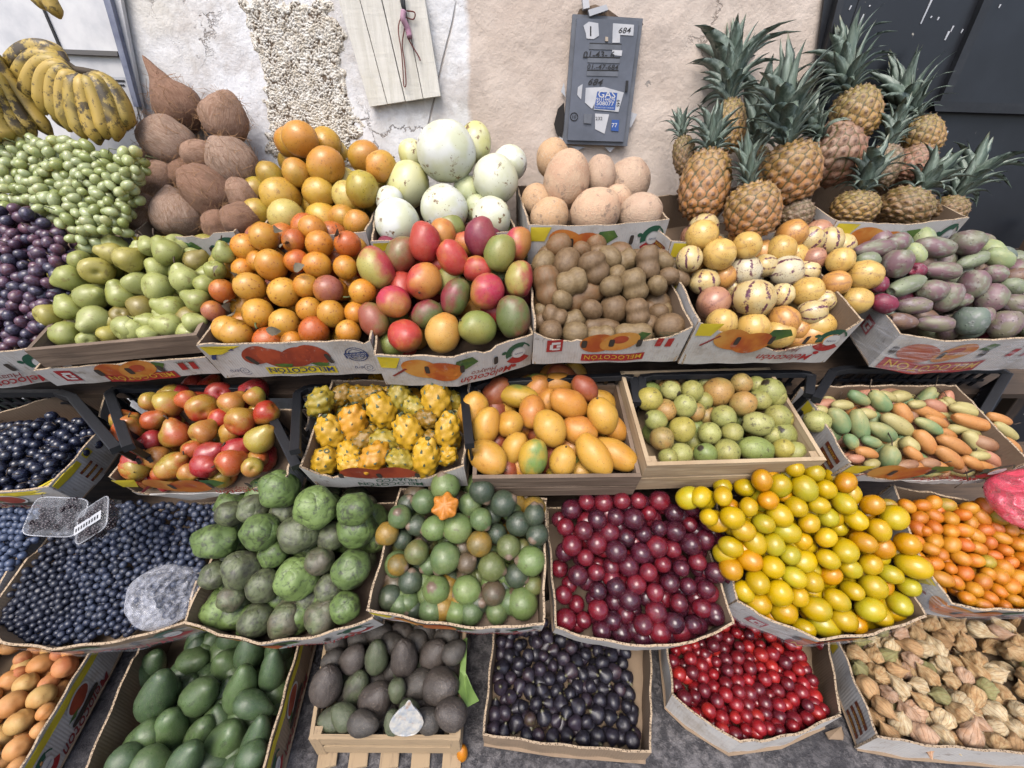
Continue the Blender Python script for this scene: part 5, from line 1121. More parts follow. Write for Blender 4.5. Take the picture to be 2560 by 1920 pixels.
# red pears
RP = {'r': ('red', '#c0402f', '#c9a04a'), 'm': ('red-yellow', '#c9653a', '#c0a950'), 'y': ('yellow-green', '#bfae52', '#c98a4a'), 'k': ('deep red', '#b03038', '#b84a3a')}
pile('red_pear', [(4, '1090 1155 106 106 30 -30 m; 1300 1180 108 106 150 -40 r; 1490 1150 88 88 60 -40 y; 1550 1265 105 100 60 -60 r; 1710 1215 88 r; 960 1140 66 y; 830 1320 110 110 60 30 m; 790 1260 88 m; 985 1260 80 m; 1130 1350 105 105 100 20 m; 1310 1335 92 92 60 -40 y; 1410 1250 60 r; 1480 1340 75 r; 975 1390 80 k; 1675 1380 100 105 45 10 y; 830 1510 106 106 100 15 r; 695 1570 88 m; 1010 1500 90 100 170 10 y; 1130 1545 105 108 40 20 m; 1350 1480 100 100 30 10 k; 1525 1450 93 k; 1240 1450 75 m; 1470 1560 105 100 40 -50 m; 1290 1615 103 k; 820 1645 108 105 60 -60 m; 1660 1510 60 m; 1620 1565 65 y; 1030 1625 70 m; 1640 1110 60 y; 1200 1130 60 m; 1100 1090 50 m'), (7, '890 75 80 80 40 10 y; 1010 85 52 y')], H3, RP, 'pear', 'pear', 'the red pear carton', 'red pears', sz=.97, box='rpear')
# dragon fruit
DF = {'y': ('yellow', '#dcae40', '#cca040'), 'o': ('orange-yellow', '#dca03c', '#cc923c'), 'g': ('greenish yellow', '#b8a042', '#a59845'), 'd': ('dull brown-yellow', '#a07a2c', '#8f7434')}
drg = pile('dragon_fruit', [(5, '80 1285 100 105 80 10 o; 270 1200 95 95 110 20 y; 385 1110 75 80 g; 620 1130 98 112 95 10 y; 440 1340 95 98 110 10 y; 690 1330 85 95 80 10 y; 480 1180 70 g; 290 1400 85 g; 60 1480 80 y; 225 1500 90 o; 550 1510 93 105 80 20 y; 395 1530 80 g; 60 1590 75 y; 680 1490 55 y; 550 1250 60 d; 120 1100 68 d; 10 1100 55 d; 730 1140 50 g; 150 1390 48 d; -126 1150 88 g; -141 1350 98 100 100 20 y; -126 1550 92 92 60 40 y; 210 1100 60 d; 600 1400 50 d')], H3, DF, 'dragon fruit', 'dragon fruit', 'the yellow dragon fruit carton', 'yellow dragon fruit', fill=.6, box='dragon')
for i in drg: link('scales', DSC[i.vk], None, i.o)['kind'] = 'stuff'
# yellow mangoes
YM = {'y': ('yellow-orange', '#e2b054', '#dca048'), 'r': ('dull red', '#a5553a', '#b8703f'), 'g': ('yellow-green', '#d9b04c', '#7f9a52'), 'o': ('orange', '#dc9c4a', '#d28a48')}
pile('yellow_mango', [(5, '855 1220 103 150 75 10 y; 1000 1090 88 120 60 0 r; 1150 1110 80 132 -10 5 g; 1470 1155 100 140 160 20 o; 1095 1285 92 95 -90 50 y; 1235 1210 90 110 o; 1350 1310 108 128 -60 20 y; 1690 1235 103 125 110 15 y; 1400 1030 80 115 0 0 o; 1575 1055 78 100 -40 0 r; 1265 1060 78 100 o; 1830 1310 68 100 -50 0 o; 940 1300 92 130 80 0 y; 950 1500 110 138 -32 15 y; 1120 1440 85 110 70 10 y; 1240 1510 100 138 85 15 g; 1430 1530 92 110 80 20 y; 1630 1490 106 155 -58 15 y; 1805 1480 98 150 -30 15 y; 1540 1330 102 120 o; 1080 1600 62 r; 1170 1595 52 r; 1330 1150 62 o; 1560 1590 52 y')], H3, YM, 'mango', 'mango', 'the yellow mango crate', 'yellow mangoes', spread=30, box='ymango')
# guavas
GU = {'g': ('green', '#a3a660', '#b5b066'), 'l': ('light yellow-green', '#c4c27c', '#b6b86e'), 'o': ('orange-brown', '#c09658', '#b59e60'), 'y': ('yellow', '#cfc064', '#c0b45e'), 'd': ('deep green', '#8ea05a', '#9eaa60')}
pile('guava', [(5, '1990 1125 80 y; 2125 1070 65 l; 2090 1200 75 o; 2030 1260 70 g; 2200 1320 85 y; 2070 1380 80 o; 2190 1480 78 l; 2110 1500 50 g'), (6, '75 1075 72 g; 245 1080 100 o; 395 1025 70 o; 490 1035 55 g; 510 1130 72 g; 635 1080 95 g; 770 1110 70 g; 405 1155 85 o; 280 1240 80 g; 100 1210 60 o; 30 1170 78 l; 630 1240 85 g; 770 1245 65 y; 880 1270 82 l; 500 1285 85 103 -5 10 l; 190 1345 75 l; 335 1340 70 g; 715 1350 90 g; 165 1480 75 d; 300 1465 88 g; 490 1450 92 128 170 10 d; 665 1450 75 y; 815 1465 75 l; 600 1360 45 g; 170 1230 55 o; 150 1140 50 g')], H3, GU, 'guava', 'guava', 'the guava crate', 'guavas', box='guava')
# curubas
CU = {'c': ('cream', '#c9bd82', '#bdb070'), 'g': ('green', '#7d9a6a', '#b8b57a'), 'o': ('orange', '#d5985a', '#c98448'), 'b': ('bruised brown', '#b58a68', '#9a6a4c'), 'k': ('pinkish', '#cf9478', '#c5876a')}
pile('curuba', [(6, '1020 1265 66 108 118 5 g; 1045 1165 40 80 0 0 c; 1150 1290 63 122 108 5 g; 1285 1140 60 102 135 5 g; 1200 1220 42 62 -10 0 c; 1300 1335 60 118 150 5 g; 1400 1290 60 128 -35 5 c; 1430 1220 56 92 -60 0 o; 1590 1215 48 150 -22 0 o; 1600 1300 47 118 150 0 g; 1645 1175 50 95 -25 0 k; 1850 1200 48 132 -15 0 c; 1900 1275 56 165 -18 5 o; 1800 1320 46 102 -5 0 c; 1575 1400 57 110 -58 5 o; 1760 1420 58 135 -30 5 o; 1730 1500 56 125 -40 5 o; 2040 1420 56 140 -55 5 c; 1950 1410 60 95 -25 20 b; 1100 1400 45 62 -60 0 g; 1230 1400 42 76 -20 0 g; 1475 1420 56 66 -60 20 c; 1200 1470 42 86 -15 0 o; 1345 1500 66 95 85 10 g; 1460 1555 45 86 10 0 b; 1600 1540 48 76 0 0 b; 1540 1605 42 76 10 0 o; 1690 1595 45 80 -20 0 o; 1890 1550 45 92 -30 0 o; 2020 1510 48 80 -40 0 k; 1235 1545 40 56 20 0 c; 1130 1510 35 60 0 0 k; 1410 1110 50 76 10 0 c; 1150 1120 45 86 -30 0 g; 1700 1345 44 92 -25 0 o; 1650 1270 40 92 -25 0 o; 1930 1490 40 80 0 0 c; 1330 1110 40 72 -20 0 c; 1520 1160 36 62 0 0 c; 890 1200 40 56 0 0 c; 1990 1330 40 90 -40 0 c; 1780 1560 44 90 -30 0 b; 1500 1480 44 80 -40 0 o; 2080 1520 40 80 -50 0 c; 2090 1330 46 112 -35 0 c; 2130 1430 46 104 -45 0 o; 2050 1255 46 104 -20 0 o; 2150 1520 44 92 -40 0 c; 1960 1575 46 92 -20 0 o; 2070 1590 42 84 -20 0 b; 1970 1180 44 96 -15 0 c')], H3, CU, 'curuba', 'curuba', 'the curuba carton', 'curubas', spread=10, fill=.7, clampr=.75, deep=2.4, box='curuba')
# cherimoyas
CH = {'g': ('bright green', '#72884f', '#637845'), 'l': ('light green', '#849a5c', '#768c52'), 'd': ('dark mottled', '#6b7352', '#585a46'), 'b': ('brownish', '#67614f', '#6f7a55')}
pile('cherimoya', [(7, '1565 95 113 120 100 30 g; 1770 200 122 122 60 40 l; 1680 340 120 115 20 40 d; 1455 335 105 122 15 20 g; 1210 390 105 135 170 10 g; 1535 455 64 g; 1355 550 110 115 100 20 d; 1660 595 128 132 80 40 l; 1480 640 98 105 100 20 d; 1200 580 72 d; 1245 775 112 135 30 -10 l; 1435 840 102 105 90 20 d; 1600 835 106 115 70 20 b; 1800 820 100 112 70 10 b; 1860 360 72 d; 1790 500 70 b; 1420 210 90 d; 1290 240 70 d; 1600 230 60 d; 1300 700 60 b; 1730 720 60 d'), (8, '85 205 98 g; 95 315 112 112 40 30 g; 65 545 110 105 60 70 g; 30 760 92 g; 180 260 58 g; -60 650 60 d')], H2, CH, 'cherimoya', 'cherimoya', 'the cherimoya carton', 'cherimoyas', fill=.5, box='cher')
# lucumas
LU = {'g': ('green', '#667d50', '#7a8c58'), 'l': ('light green', '#7d9459', '#8a9c60'), 'd': ('dark green', '#43523f', '#56624a'), 'y': ('yellow-brown', '#a8873f', '#8a7a45'), 'b': ('brown', '#6a5a45', '#5c5a44'), 'o': ('olive green', '#707a48', '#7d7a4a')}
luc = pile('lucuma', [(8, '590 80 84 l; 470 165 70 70 170 10 g; 795 105 72 d; 730 180 68 g; 335 250 68 70 90 50 g; 915 175 75 75 30 10 d; 530 315 72 76 190 10 l; 660 315 85 85 190 10 l; 430 300 60 d; 790 265 65 65 -50 20 g; 265 345 68 y; 1000 290 72 d; 880 345 56 d; 780 400 75 y; 945 420 70 o; 1105 350 65 d; 1090 240 60 65 90 0 d; 350 375 50 d; 430 450 72 o; 590 480 90 92 240 10 g; 710 510 60 b; 245 510 75 78 260 0 g; 325 520 62 y; 850 530 82 82 -20 10 o; 1100 500 84 86 170 10 l; 990 580 68 d; 395 610 72 d; 540 660 82 82 110 50 l; 710 660 82 86 -20 10 l; 860 680 72 b; 215 695 75 d; 340 745 72 g; 1085 635 56 o; 520 780 78 g; 735 790 75 75 160 10 g; 1020 740 92 l; 880 790 68 g; 630 790 52 b; 420 780 46 d; 500 520 46 g; 620 600 42 d; 920 640 46 d; 1020 430 50 o; 850 240 50 d; 690 420 42 b; 960 220 42 g; 380 180 34 d; 770 590 44 o; 1150 420 40 d')], H2, LU, 'lucuma', 'lucuma', 'the lucuma carton', 'lucumas', spread=60, box='lucu')
# ground row
H1 = heap(1850, .47, 1640, .63)
def flat_heap(z): return (Vector((0, .5, z)), Vector((0, -.07, 1)).normalized(), Vector((0, 1, .07)).normalized())
AP = {'o': ('orange', '#e8ac6e', '#dc9654'), 'y': ('yellow-orange', '#e6bf7a', '#dca45e'), 'r': ('blushed', '#e09c66', '#c87648')}
pile('apricot', [(7, '40 1085 62 y; 230 1080 75 90 10 20 o; 365 1090 72 80 -20 20 r; 15 1165 75 o; 145 1185 70 90 15 20 y; 275 1185 62 r; 235 1260 82 92 20 20 y; 70 1300 88 95 30 20 o; 110 1400 82 100 25 10 y; 260 1345 60 o; 10 1500 72 y; 105 1545 85 90 30 20 o; 225 1445 60 o; 110 1130 52 r; 105 1045 50 r; 20 1050 52 o; 100 1650 66 o; -60 1390 80 o; -50 1260 60 o; 180 1650 60 o; -70 1580 75 y; -80 1120 60 o; 330 1020 45 r; 300 1150 45 o; 60 980 60 o; 180 985 62 r; 290 985 60 y; 400 1000 58 o; 440 960 55 r; -40 1000 60 y; 120 930 55 o; 250 930 55 y; 360 920 55 r')], flat_heap(.085), AP, 'apricot', 'apricot', 'the apricot carton', 'apricots', box='apri')
AV = {'g': ('green', '#62794f', '#62794f'), 'd': ('dark green', '#4f6646', '#4f6646')}
pile('avocado', [(7, '735 1250 98 135 38 20 d; 880 1245 103 195 66 15 d; 1095 1065 90 105 30 30 g; 1280 1085 90 112 95 30 g; 1355 1215 88 178 72 15 g; 1525 1110 66 135 80 10 d; 1125 1245 95 132 48 20 g; 945 1455 112 190 70 20 g; 1140 1475 98 150 68 20 g; 1285 1530 118 178 58 20 g; 680 1530 140 195 68 25 g; 1045 1200 58 80 d; 1260 1245 52 90 70 0 d; 1425 1310 70 115 d; 1440 1500 78 165 72 10 d; 865 1440 72 90 d; 860 1640 92 120 g; 1030 1640 95 130 60 10 d; 1190 1640 80 120 d; 1540 1275 44 80 d; 1240 1380 52 d; 1380 1660 80 120 d; 640 1700 90 120 d; 850 1080 75 110 60 10 d; 960 1010 75 110 80 10 d; 1180 980 80 110 70 10 g; 1400 1000 75 120 80 10 d; 1560 980 66 110 80 10 d; 780 1150 60 80 d; 1050 950 70 100 g; 1300 930 75 100 d; 1480 900 70 100 d')], flat_heap(.115), AV, 'avocado', 'avocado', 'the green avocado carton', 'green avocados', spread=20, sz=1.2, deep=2.8, clampr=.7, box='avo')
HA = {'b': ('black-brown', '#524a46', '#5a524c'), 'g': ('greenish black', '#5f6a4e', '#4c4a42'), 'd': ('dark', '#4a4642', '#544e48')}
pile('dark_avocado', [(8, '75 1045 75 90 60 10 b; 205 1035 68 110 85 10 g; 360 1040 78 125 88 15 b; 530 1020 82 100 60 20 b; 640 1010 62 d; 570 1205 106 115 30 30 b; 200 1275 98 130 55 20 b; 95 1205 78 105 70 10 g; -75 1190 96 132 75 15 b; 440 1190 80 d; 620 1355 88 100 150 20 b; 490 1390 70 d; 130 1410 70 100 0 10 d; 320 1225 52 g; 20 1370 72 g; -45 1400 78 g; 390 1330 52 g; 290 960 60 d; 440 960 62 d; -40 1050 56 d; 300 1400 60 g; 100 930 66 d; 220 900 66 d; 350 910 66 b; 480 900 66 d; 600 920 62 d; -20 960 60 d')], flat_heap(.125), HA, 'avocado', 'avocado', 'the slatted crate', 'dark avocados', spread=20, sz=1.06, deep=2.5, clampr=.75, box='hass')

# ---------------------------------------------------------------- packed heaps of small fruit
def pack(kd, poly, H, r, ratio, tints, what, cat, group, label, raw=False, jit=.45, lay=2, wts=None, tdir=None, drop=None, spacing=1.9, box=None, gauss=.8):
    px = poly if raw else dp(*poly); A, n, s = H; q = [on_plane(x, y, A, n) for x, y in px]; P2 = [(p.x, (p-A).dot(s)) for p in q]; xs = [p[0] for p in P2]; ys = [p[1] for p in P2]; its = []
    m = len(P2); area = abs(sum(P2[k][0]*P2[(k+1) % m][1]-P2[(k+1) % m][0]*P2[k][1] for k in range(m)))/2
    for l in range(lay):
        sp = r*spacing*(ratio**.35); cnt = int(area/(sp*sp*.866)*.97); Q = []
        while len(Q) < cnt:
            a, b = random.uniform(min(xs), max(xs)), random.uniform(min(ys), max(ys))
            if inpoly(a, b, P2): Q.append((a, b))
        Q = np.array(Q, dtype=np.float32)
        for t in range(40):                     # spread out evenly but irregularly
            D = Q[:, None]-Q[None]; dd_ = np.sqrt((D**2).sum(2))+np.eye(len(Q), dtype=np.float32)*9; O = np.clip(sp-dd_, 0, None); mv = (D/dd_[..., None]*O[..., None]).sum(1)*.35; mv = np.clip(mv, -.5*sp, .5*sp); N2 = Q+mv
            ok = np.array([inpoly(a, b, P2) for a, b in N2]) if t % 4 == 3 or t > 36 else np.ones(len(Q), bool); Q = np.where(ok[:, None], N2, Q)
            if t % 4 == 3:
                bad = [k for k in range(len(Q)) if not inpoly(Q[k][0], Q[k][1], P2)]
                for k in bad: Q[k] = (Q[k]+np.array([sum(xs)/m, sum(ys)/m]))/2 if random.random() < .3 else Q[k]*.97+np.array([sum(xs)/m, sum(ys)/m])*.03
        for a, b in Q.tolist():
            if drop and l == 0 and random.random() < drop(a, b): continue
            i = It(); i.rm = r*random.uniform(.80, 1.12); i.Lm = i.rm*random.uniform(.95, 1.08); i.l = l
            i.p = A+Vector((a-A.x, 0, 0))+s*b+n*(random.uniform(-jit, jit)*r-l*1.4*r); i.d = Vector((random.gauss(0, 1), random.gauss(0, 1), random.gauss(.2, gauss))).normalized() if tdir is None else (tdir+Vector((random.gauss(0, .35), random.gauss(0, .35), random.gauss(0, .35)))).normalized(); its.append(i)
    confine(its, box)
    its = visible(its, need=4); keys = list(tints); its.sort(key=lambda i: (i.p-CP).length+i.l*.3)
    for i in its: k = random.choices(keys, wts)[0]; i.k = k; f = random.uniform(.85, 1.1); i.c1 = tuple(min(1, c*f) for c in lin(tints[k][0])); i.c2 = tuple(min(1, c*f) for c in lin(tints[k][1]))
    return its
def place(kd, its, label, cat, group, maxn=300, stufflabel=None, parent=None, name=None, tones=None):
    us = [proj(i.p) for i in its]; xa, xb = min(u[0] for u in us), max(u[0] for u in us); ya, yb = min(u[1] for u in us), max(u[1] for u in us)
    for i, u in list(zip(its, us))[:maxn]:
        zx = ('left', 'centre left', 'centre', 'centre right', 'right')[min(4, int((u[0]-xa)/(xb-xa)*5))]; zy = ('back', 'upper middle', 'lower middle', 'front')[min(3, int((u[1]-ya)/(yb-ya)*4))]
        i.lab = '%s%s, %s, %s' % ((tones[i.k]+' ') if tones else '', label, zy, zx)
    for i in its[:maxn]: put(kd, i, i.c1, i.c2, i.lab, cat, group, name=name or cat.replace(' ', '_'), parent=parent)
    if len(its) > maxn: stuff(kd, its[maxn:], stufflabel or label, cat)
def stuff(kd, its, label, cat):
    ms = KIND[kd]['ms'][0]; v0 = np.empty(len(ms.vertices)*3); ms.vertices.foreach_get('co', v0); v0 = v0.reshape(-1, 3); f0 = [tuple(p.vertices) for p in ms.polygons]; V = []; f = []
    for k, i in enumerate(its):
        q = np.array(i.d.to_track_quat('Z', 'X').to_matrix()); V.append((v0*np.array([i.rm, i.rm, i.Lm])) @ q.T+np.array(i.p)); o = k*len(v0); f += [tuple(x+o for x in p) for p in f0]
    me = bpy.data.meshes.new(cat.replace(' ', '_')+'_heap'); me.from_pydata(np.concatenate(V).tolist(), [], f); me.polygons.foreach_set('use_smooth', [True]*len(me.polygons)); me.update()
    o = link(cat.replace(' ', '_')+'_heap', me, KIND[kd]['mat']); o.color = (*its[0].c1, 1); o['tint2'] = [float(x) for x in its[0].c2]; tag(o, label, cat, None, 'stuff'); return o
# blueberries
BB = {'a': ('#282d40', '#282d40'), 'b': ('#1a1e2b', '#1a1e2b'), 'c': ('#3c4458', '#3c4458')}
bl = pack('blueberry', ((-20, 1350), (12, 1380), (110, 1394), (260, 1374), (395, 1340), (440, 1280), (440, 1180), (475, 1095), (300, 1085), (180, 1105), (118, 1140)), H2f, .0094, 1.0, BB, '', '', '', '', wts=(5, 4, 3), box='blue')
place('blueberry', bl, 'loose blueberry in the wide carton of blueberries', 'blueberry', 'blueberries', 300, 'dense layer of loose blueberries at the back of the wide carton')
bl = pack('blueberry', ((-130, 1095), (100, 1105), (92, 1138), (0, 1245), (-80, 1335), (-130, 1380)), H2f, .0094, 1.0, {'a': ('#46546f', '#46546f'), 'b': ('#36415e', '#36415e')}, '', '', '', '')
stuff('blueberry', bl, 'dense heap of blueberries cut by the left edge', 'blueberry')
# dark plums, yellow plums, kumquats
pl_its = pack('dark_plum', ((1208, 1372), (1290, 1394), (1400, 1408), (1500, 1396), (1586, 1354), (1592, 1270), (1575, 1190), (1545, 1120), (1480, 1080), (1206, 1082)), heap(1600, .54, 1265, .755), .0248, 1.0, {'a': ('#5e1a2a', '#3e1524'), 'b': ('#761c2a', '#86202c'), 'c': ('#481626', '#581a2c'), 'd': ('#86222e', '#621c2a')}, '', '', '', '', jit=.5, box='plum')
place('dark_plum', pl_its, 'glossy plum in the dark plum carton', 'dark plum', 'dark red plums', tones={'a': 'dark red', 'b': 'red', 'c': 'purple-black', 'd': 'bright red'})
yl = pack('yellow_plum', ((1600, 1312), (1650, 1338), (1760, 1386), (1880, 1378), (2000, 1342), (2005, 1290), (1965, 1200), (1935, 1120), (1890, 1065), (1800, 1015), (1720, 1000), (1660, 1030), (1570, 1045), (1490, 1085), (1545, 1140), (1575, 1200)), heap(1565, .545, 1190, .74), .0258, 1.15, {'a': ('#d9b52c', '#c9b238'), 'b': ('#dba02f', '#d5922c'), 'c': ('#c5b83e', '#d0b030'), 'd': ('#dcb83a', '#d9a832')}, '', '', '', '', wts=(5, 2, 3, 4), jit=.5, box='yplum')
place('yellow_plum', yl, 'oval plum in the yellow plum heap', 'yellow plum', 'yellow plums', tones={'a': 'yellow', 'b': 'orange-yellow', 'c': 'greenish yellow', 'd': 'golden'})
ku = pack('kumquat', ((1990, 1220), (2065, 1300), (2140, 1312), (2330, 1312), (2330, 1120), (2200, 1105), (2120, 1092), (2010, 1085), (1910, 1090), (1945, 1140), (1975, 1190)), heap(1510, .565, 1265, .745), .0166, 1.25, {'a': ('#d9822f', '#dd9a38'), 'b': ('#dd9a3a', '#d9862f'), 'c': ('#d5722f', '#d9822f'), 'd': ('#b8a040', '#d0923a')}, '', '', '', '', wts=(5, 4, 3, .5), box='kumq')
place('kumquat', ku, 'small kumquat in the carton at the right edge', 'kumquat', 'orange kumquats', tones={'a': 'orange', 'b': 'light orange', 'c': 'deep orange', 'd': 'greenish'})
# figs, red plums, husk cherries on the ground row
fx = on_plane(*dp((1362, 1500))[0], flat_heap(.055)[0], flat_heap(.055)[1]).x
fi = pack('fig', ((1052, 1580), (1200, 1600), (1395, 1612), (1395, 1330), (1074, 1330)), flat_heap(.052), .0192, 1.05, {'a': ('#2a2530', '#26222a'), 'b': ('#342a36', '#4a3236'), 'c': ('#201d26', '#2a2730'), 'd': ('#52403c', '#66603f')}, '', '', '', '', wts=(5, 4, 4, .5), jit=.6, box='fig', lay=2, drop=lambda a, b: .2 if a > fx else .0)
fi = [i for i in fi if i.l == 0 or i.p.x < fx]
place('fig', fi, 'fig in the low kraft carton on the ground', 'fig', 'dark figs', tones={'a': 'dark purple', 'b': 'purple-brown', 'c': 'black', 'd': 'brownish'})
cp_ = pack('cherry_plum', ((1462, 1505), (1510, 1548), (1605, 1606), (1710, 1590), (1812, 1545), (1795, 1460), (1772, 1330), (1444, 1330)), flat_heap(.078), .0174, 1.0, {'a': ('#a52a30', '#8a222c'), 'b': ('#bb3834', '#a52a30'), 'c': ('#66202c', '#74242e'), 'd': ('#88242c', '#6a1e2a')}, '', '', '', '', wts=(5, 3, 2, 4), jit=.6, box='chplum')
place('cherry_plum', cp_, 'small shiny plum in the ground carton', 'cherry plum', 'small red plums', tones={'a': 'red', 'b': 'bright red', 'c': 'dark red', 'd': 'deep red'})
hu = pack('husk_cherry', ((1900, 1580), (2000, 1602), (2330, 1625), (2230, 1330), (1815, 1330)), flat_heap(.085), .0226, 1.0, {'a': ('#d9bb8e', '#b98f60'), 'b': ('#ead8b4', '#d0b184'), 'c': ('#a5a070', '#8f8a58'), 'd': ('#c49c70', '#d0ac80'), 'e': ('#d8b79c', '#c9a080')}, '', '', '', '', wts=(5, 4, 1.2, 4, 2), jit=.7, box='husk', lay=2, spacing=1.95)
place('husk_cherry', hu, 'papery husk cherry in the lower right carton', 'husk cherry', 'husk cherries', tones={'a': 'tan', 'b': 'pale', 'c': 'greenish', 'd': 'brown', 'e': 'pinkish'})
# grapes: bunches with their berries as parts
def bunches(kd, its, n, names, cat, group, rachis):
    its = its[:n*295]; xs = sorted(i.p.x for i in its); cuts = [xs[int(len(xs)*(k+1)/n)-1] for k in range(n)]
    es = []
    for k in range(n):
        sub = [i for i in its if i.p.x <= cuts[k] and (k == 0 or i.p.x > cuts[k-1])]; c = sum((i.p for i in sub), Vector())/len(sub); e = empty('grape_bunch', c); tag(e, names[k], cat, group)
        for i in sub: put(kd, i, i.c1, i.c2, None, None, None, name='grape', parent=e)
        P = []
        for i in random.sample(sub, min(len(sub), rachis)):
            a = i.p-c; b = a+Vector((random.gauss(0, .025), random.gauss(0, .02)-.01, random.uniform(.004, .02))); P.append(tube([a*.98, (a+b)/2+Vector((0, -.012, .012)), b], .0011, 4))
        link('stems', mesh('stems', *join(P)), M_stemg if kd == 'green_grape' else M_stem, e)['kind'] = 'stuff'
gg = pack('green_grape', ((-120, 330), (20, 300), (120, 297), (210, 322), (300, 325), (300, 350), (285, 390), (270, 440), (252, 500), (205, 505), (175, 535), (140, 510), (125, 475), (50, 440), (-120, 450)), heap(600, 1.10, 350, 1.24), .0126, 1.3, {'a': ('#b3bc80', '#c4c896'), 'b': ('#c4cc98', '#b3bc80'), 'c': ('#9aa464', '#aab474')}, '', '', '', '', wts=(4, 5, 2), jit=.8, lay=3)
bunches('green_grape', gg, 3, ['pale green grapes at the left edge, leftmost of the green bunches', 'pale green grapes below the plantains, middle of the green bunches', 'pale green grapes beside the coconuts, rightmost of the green bunches'], 'grapes', 'green grape bunches', 16)
rg_ = pack('red_grape', ((-130, 460), (30, 447), (60, 452), (125, 515), (150, 560), (120, 610), (112, 660), (85, 735), (50, 748), (-130, 760)), heap(850, .95, 530, 1.12), .0142, 1.15, {'a': ('#4a3242', '#603848'), 'b': ('#352e40', '#2e2a3a'), 'c': ('#6c404c', '#583846')}, '', '', '', '', jit=.8, lay=3)
bunches('red_grape', rg_, 2, ['purple-red grapes at the left edge above the wooden plank', 'purple-red grapes spilling beside the green pears'], 'grapes', 'red grape bunches', 10)
bg_ = pack('black_grape', ((-150, 925), (60, 915), (110, 900), (205, 905), (205, 935), (160, 985), (100, 1045), (20, 1055), (-150, 1050)), heap(1200, .765, 1045, .93), .0132, 1.05, {'a': ('#171b2c', '#171b2c'), 'b': ('#1f2438', '#1f2438'), 'c': ('#141622', '#141622')}, '', '', '', '', jit=.8, lay=3, box='bgrape')
bunches('black_grape', bg_, 2, ['blue-black grapes at the left edge of their carton', 'blue-black grapes at the right end of their carton'], 'grapes', 'black grape bunches', 34)
# ---------------------------------------------------------------- pineapples
PT = {'o': ('#c58540', '#b08a42'), 'y': ('#bf9448', '#a08c45'), 'r': ('#a86e54', '#a58068'), 'd': ('#94703a', '#8a7a3c'), 'k': ('#7d6a4c', '#84765a')}
def pineapple(label, x, y, wd, ht, ang, tl, crown, Y, key, nl=30, spread=1.0, cw=1.0, tilt2=0):
    nl = int(nl*1.6)
    px, py = rg(3, x, y); p = on_y(px, py, Y); z = (p-CP).dot(FW); ca = z/(p-CP).length; k = z/F/2.572*2/(1+1/ca); d = axis(ang, tl)
    q = d.to_track_quat('Z', 'X').to_matrix() @ Matrix.Rotation(random.uniform(0, 6.28), 3, 'Z'); e = empty('pineapple', p-d*ht*k*.9); e.rotation_euler = q.to_euler(); tag(e, label, 'pineapple', 'pineapples'); hw, hh = wd*k*1.10, ht*k*1.06
    b = link('body', PB[random.randrange(2)], None, e); b.scale = (hw, hw, hh); b.location = (0, 0, hh*.9); b.color = (*lin(PT[key][0]), 1); b['tint2'] = list(lin(PT[key][1]))
    if crown <= 0: return
    cl = crown*k; z0 = hh*1.84
    for i in range(nl):
        t = i/(nl-1); a = i*2.39996+random.uniform(-.2, .2); inc = (.88*(1-t)**1.3+.05)*spread+random.uniform(-.08, .08); ln = cl*(.30+.70*min(1, t*1.35))*random.uniform(.85, 1.1)
        if t > .85: ln *= .8
        m = LF[3] if t > .8 else LF[random.choice((0, 1, 1, 2) if t > .3 else (1, 2, 2))]; o = link('leaf', m, None, e)
        o.matrix_basis = Matrix.Translation((0, 0, z0+t*.16*cl)) @ Matrix.Rotation(a, 4, 'Z') @ Matrix.Translation((hw*.16*(1-t), 0, 0)) @ Matrix.Rotation(inc, 4, 'Y') @ Matrix.Diagonal((ln, ln*1.05*cw, ln, 1))
pineapple('pineapple with tall crown against the wall, back left of the group', 320, 820, 95, 165, 92, 5, 520, 1.40, 'y', 46, .8)
pineapple('front left pineapple with a short broken crown', 155, 1205, 150, 210, 84, 10, 290, 1.255, 'o', 44, 1.2)
pineapple('squat orange pineapple at the front with a thin crown', 465, 1365, 163, 172, 105, 15, 300, 1.17, 'o', 26, .75)
pineapple('bright golden pineapple with the tallest grey-green crown', 705, 1125, 180, 192, 108, 20, 560, 1.25, 'o', 40, .8)
pineapple('reddish pineapple lying behind the golden one', 985, 1005, 182, 195, 150, 25, 330, 1.33, 'r', 26, .9)
pineapple('golden pineapple at the top of the heap before the gate', 1130, 745, 148, 175, 112, 10, 480, 1.40, 'y', 38, 1.05)
pineapple('pineapple leaning right against the dark gate', 1560, 885, 118, 145, 118, 5, 500, 1.40, 'y', 34, .95)
pineapple('half hidden pineapple with upright crown behind the front ones', 1290, 1085, 112, 145, 78, 10, 330, 1.30, 'k', 28, .7)
pineapple('reddish crownless pineapple wedged at the back right', 1490, 1075, 125, 130, 60, 10, 0, 1.36, 'r')
pineapple('small pineapple sunk in the right carton with wide leaves', 1120, 1345, 138, 110, 80, 20, 340, 1.215, 'y', 24, 1.05, 1.25)
pineapple('dull pineapple in the right carton with drooping broad leaves', 1440, 1345, 165, 125, 60, 20, 330, 1.235, 'd', 22, 1.35, 1.3)
pineapple('rightmost pineapple of the right carton with fan crown', 1720, 1365, 110, 100, 66, 10, 440, 1.27, 'd', 30, .95)
pineapple('dark pineapple at the left end behind the others', 30, 1010, 70, 120, 100, 5, 210, 1.38, 'd', 24, .9)
pineapple('grey pineapple low behind the squat orange one', 735, 1385, 105, 100, 60, 10, 0, 1.22, 'k')
pineapple('shaded pineapple behind the golden one with dark crown', 490, 1080, 85, 130, 88, 0, 560, 1.42, 'd', 34, .8)

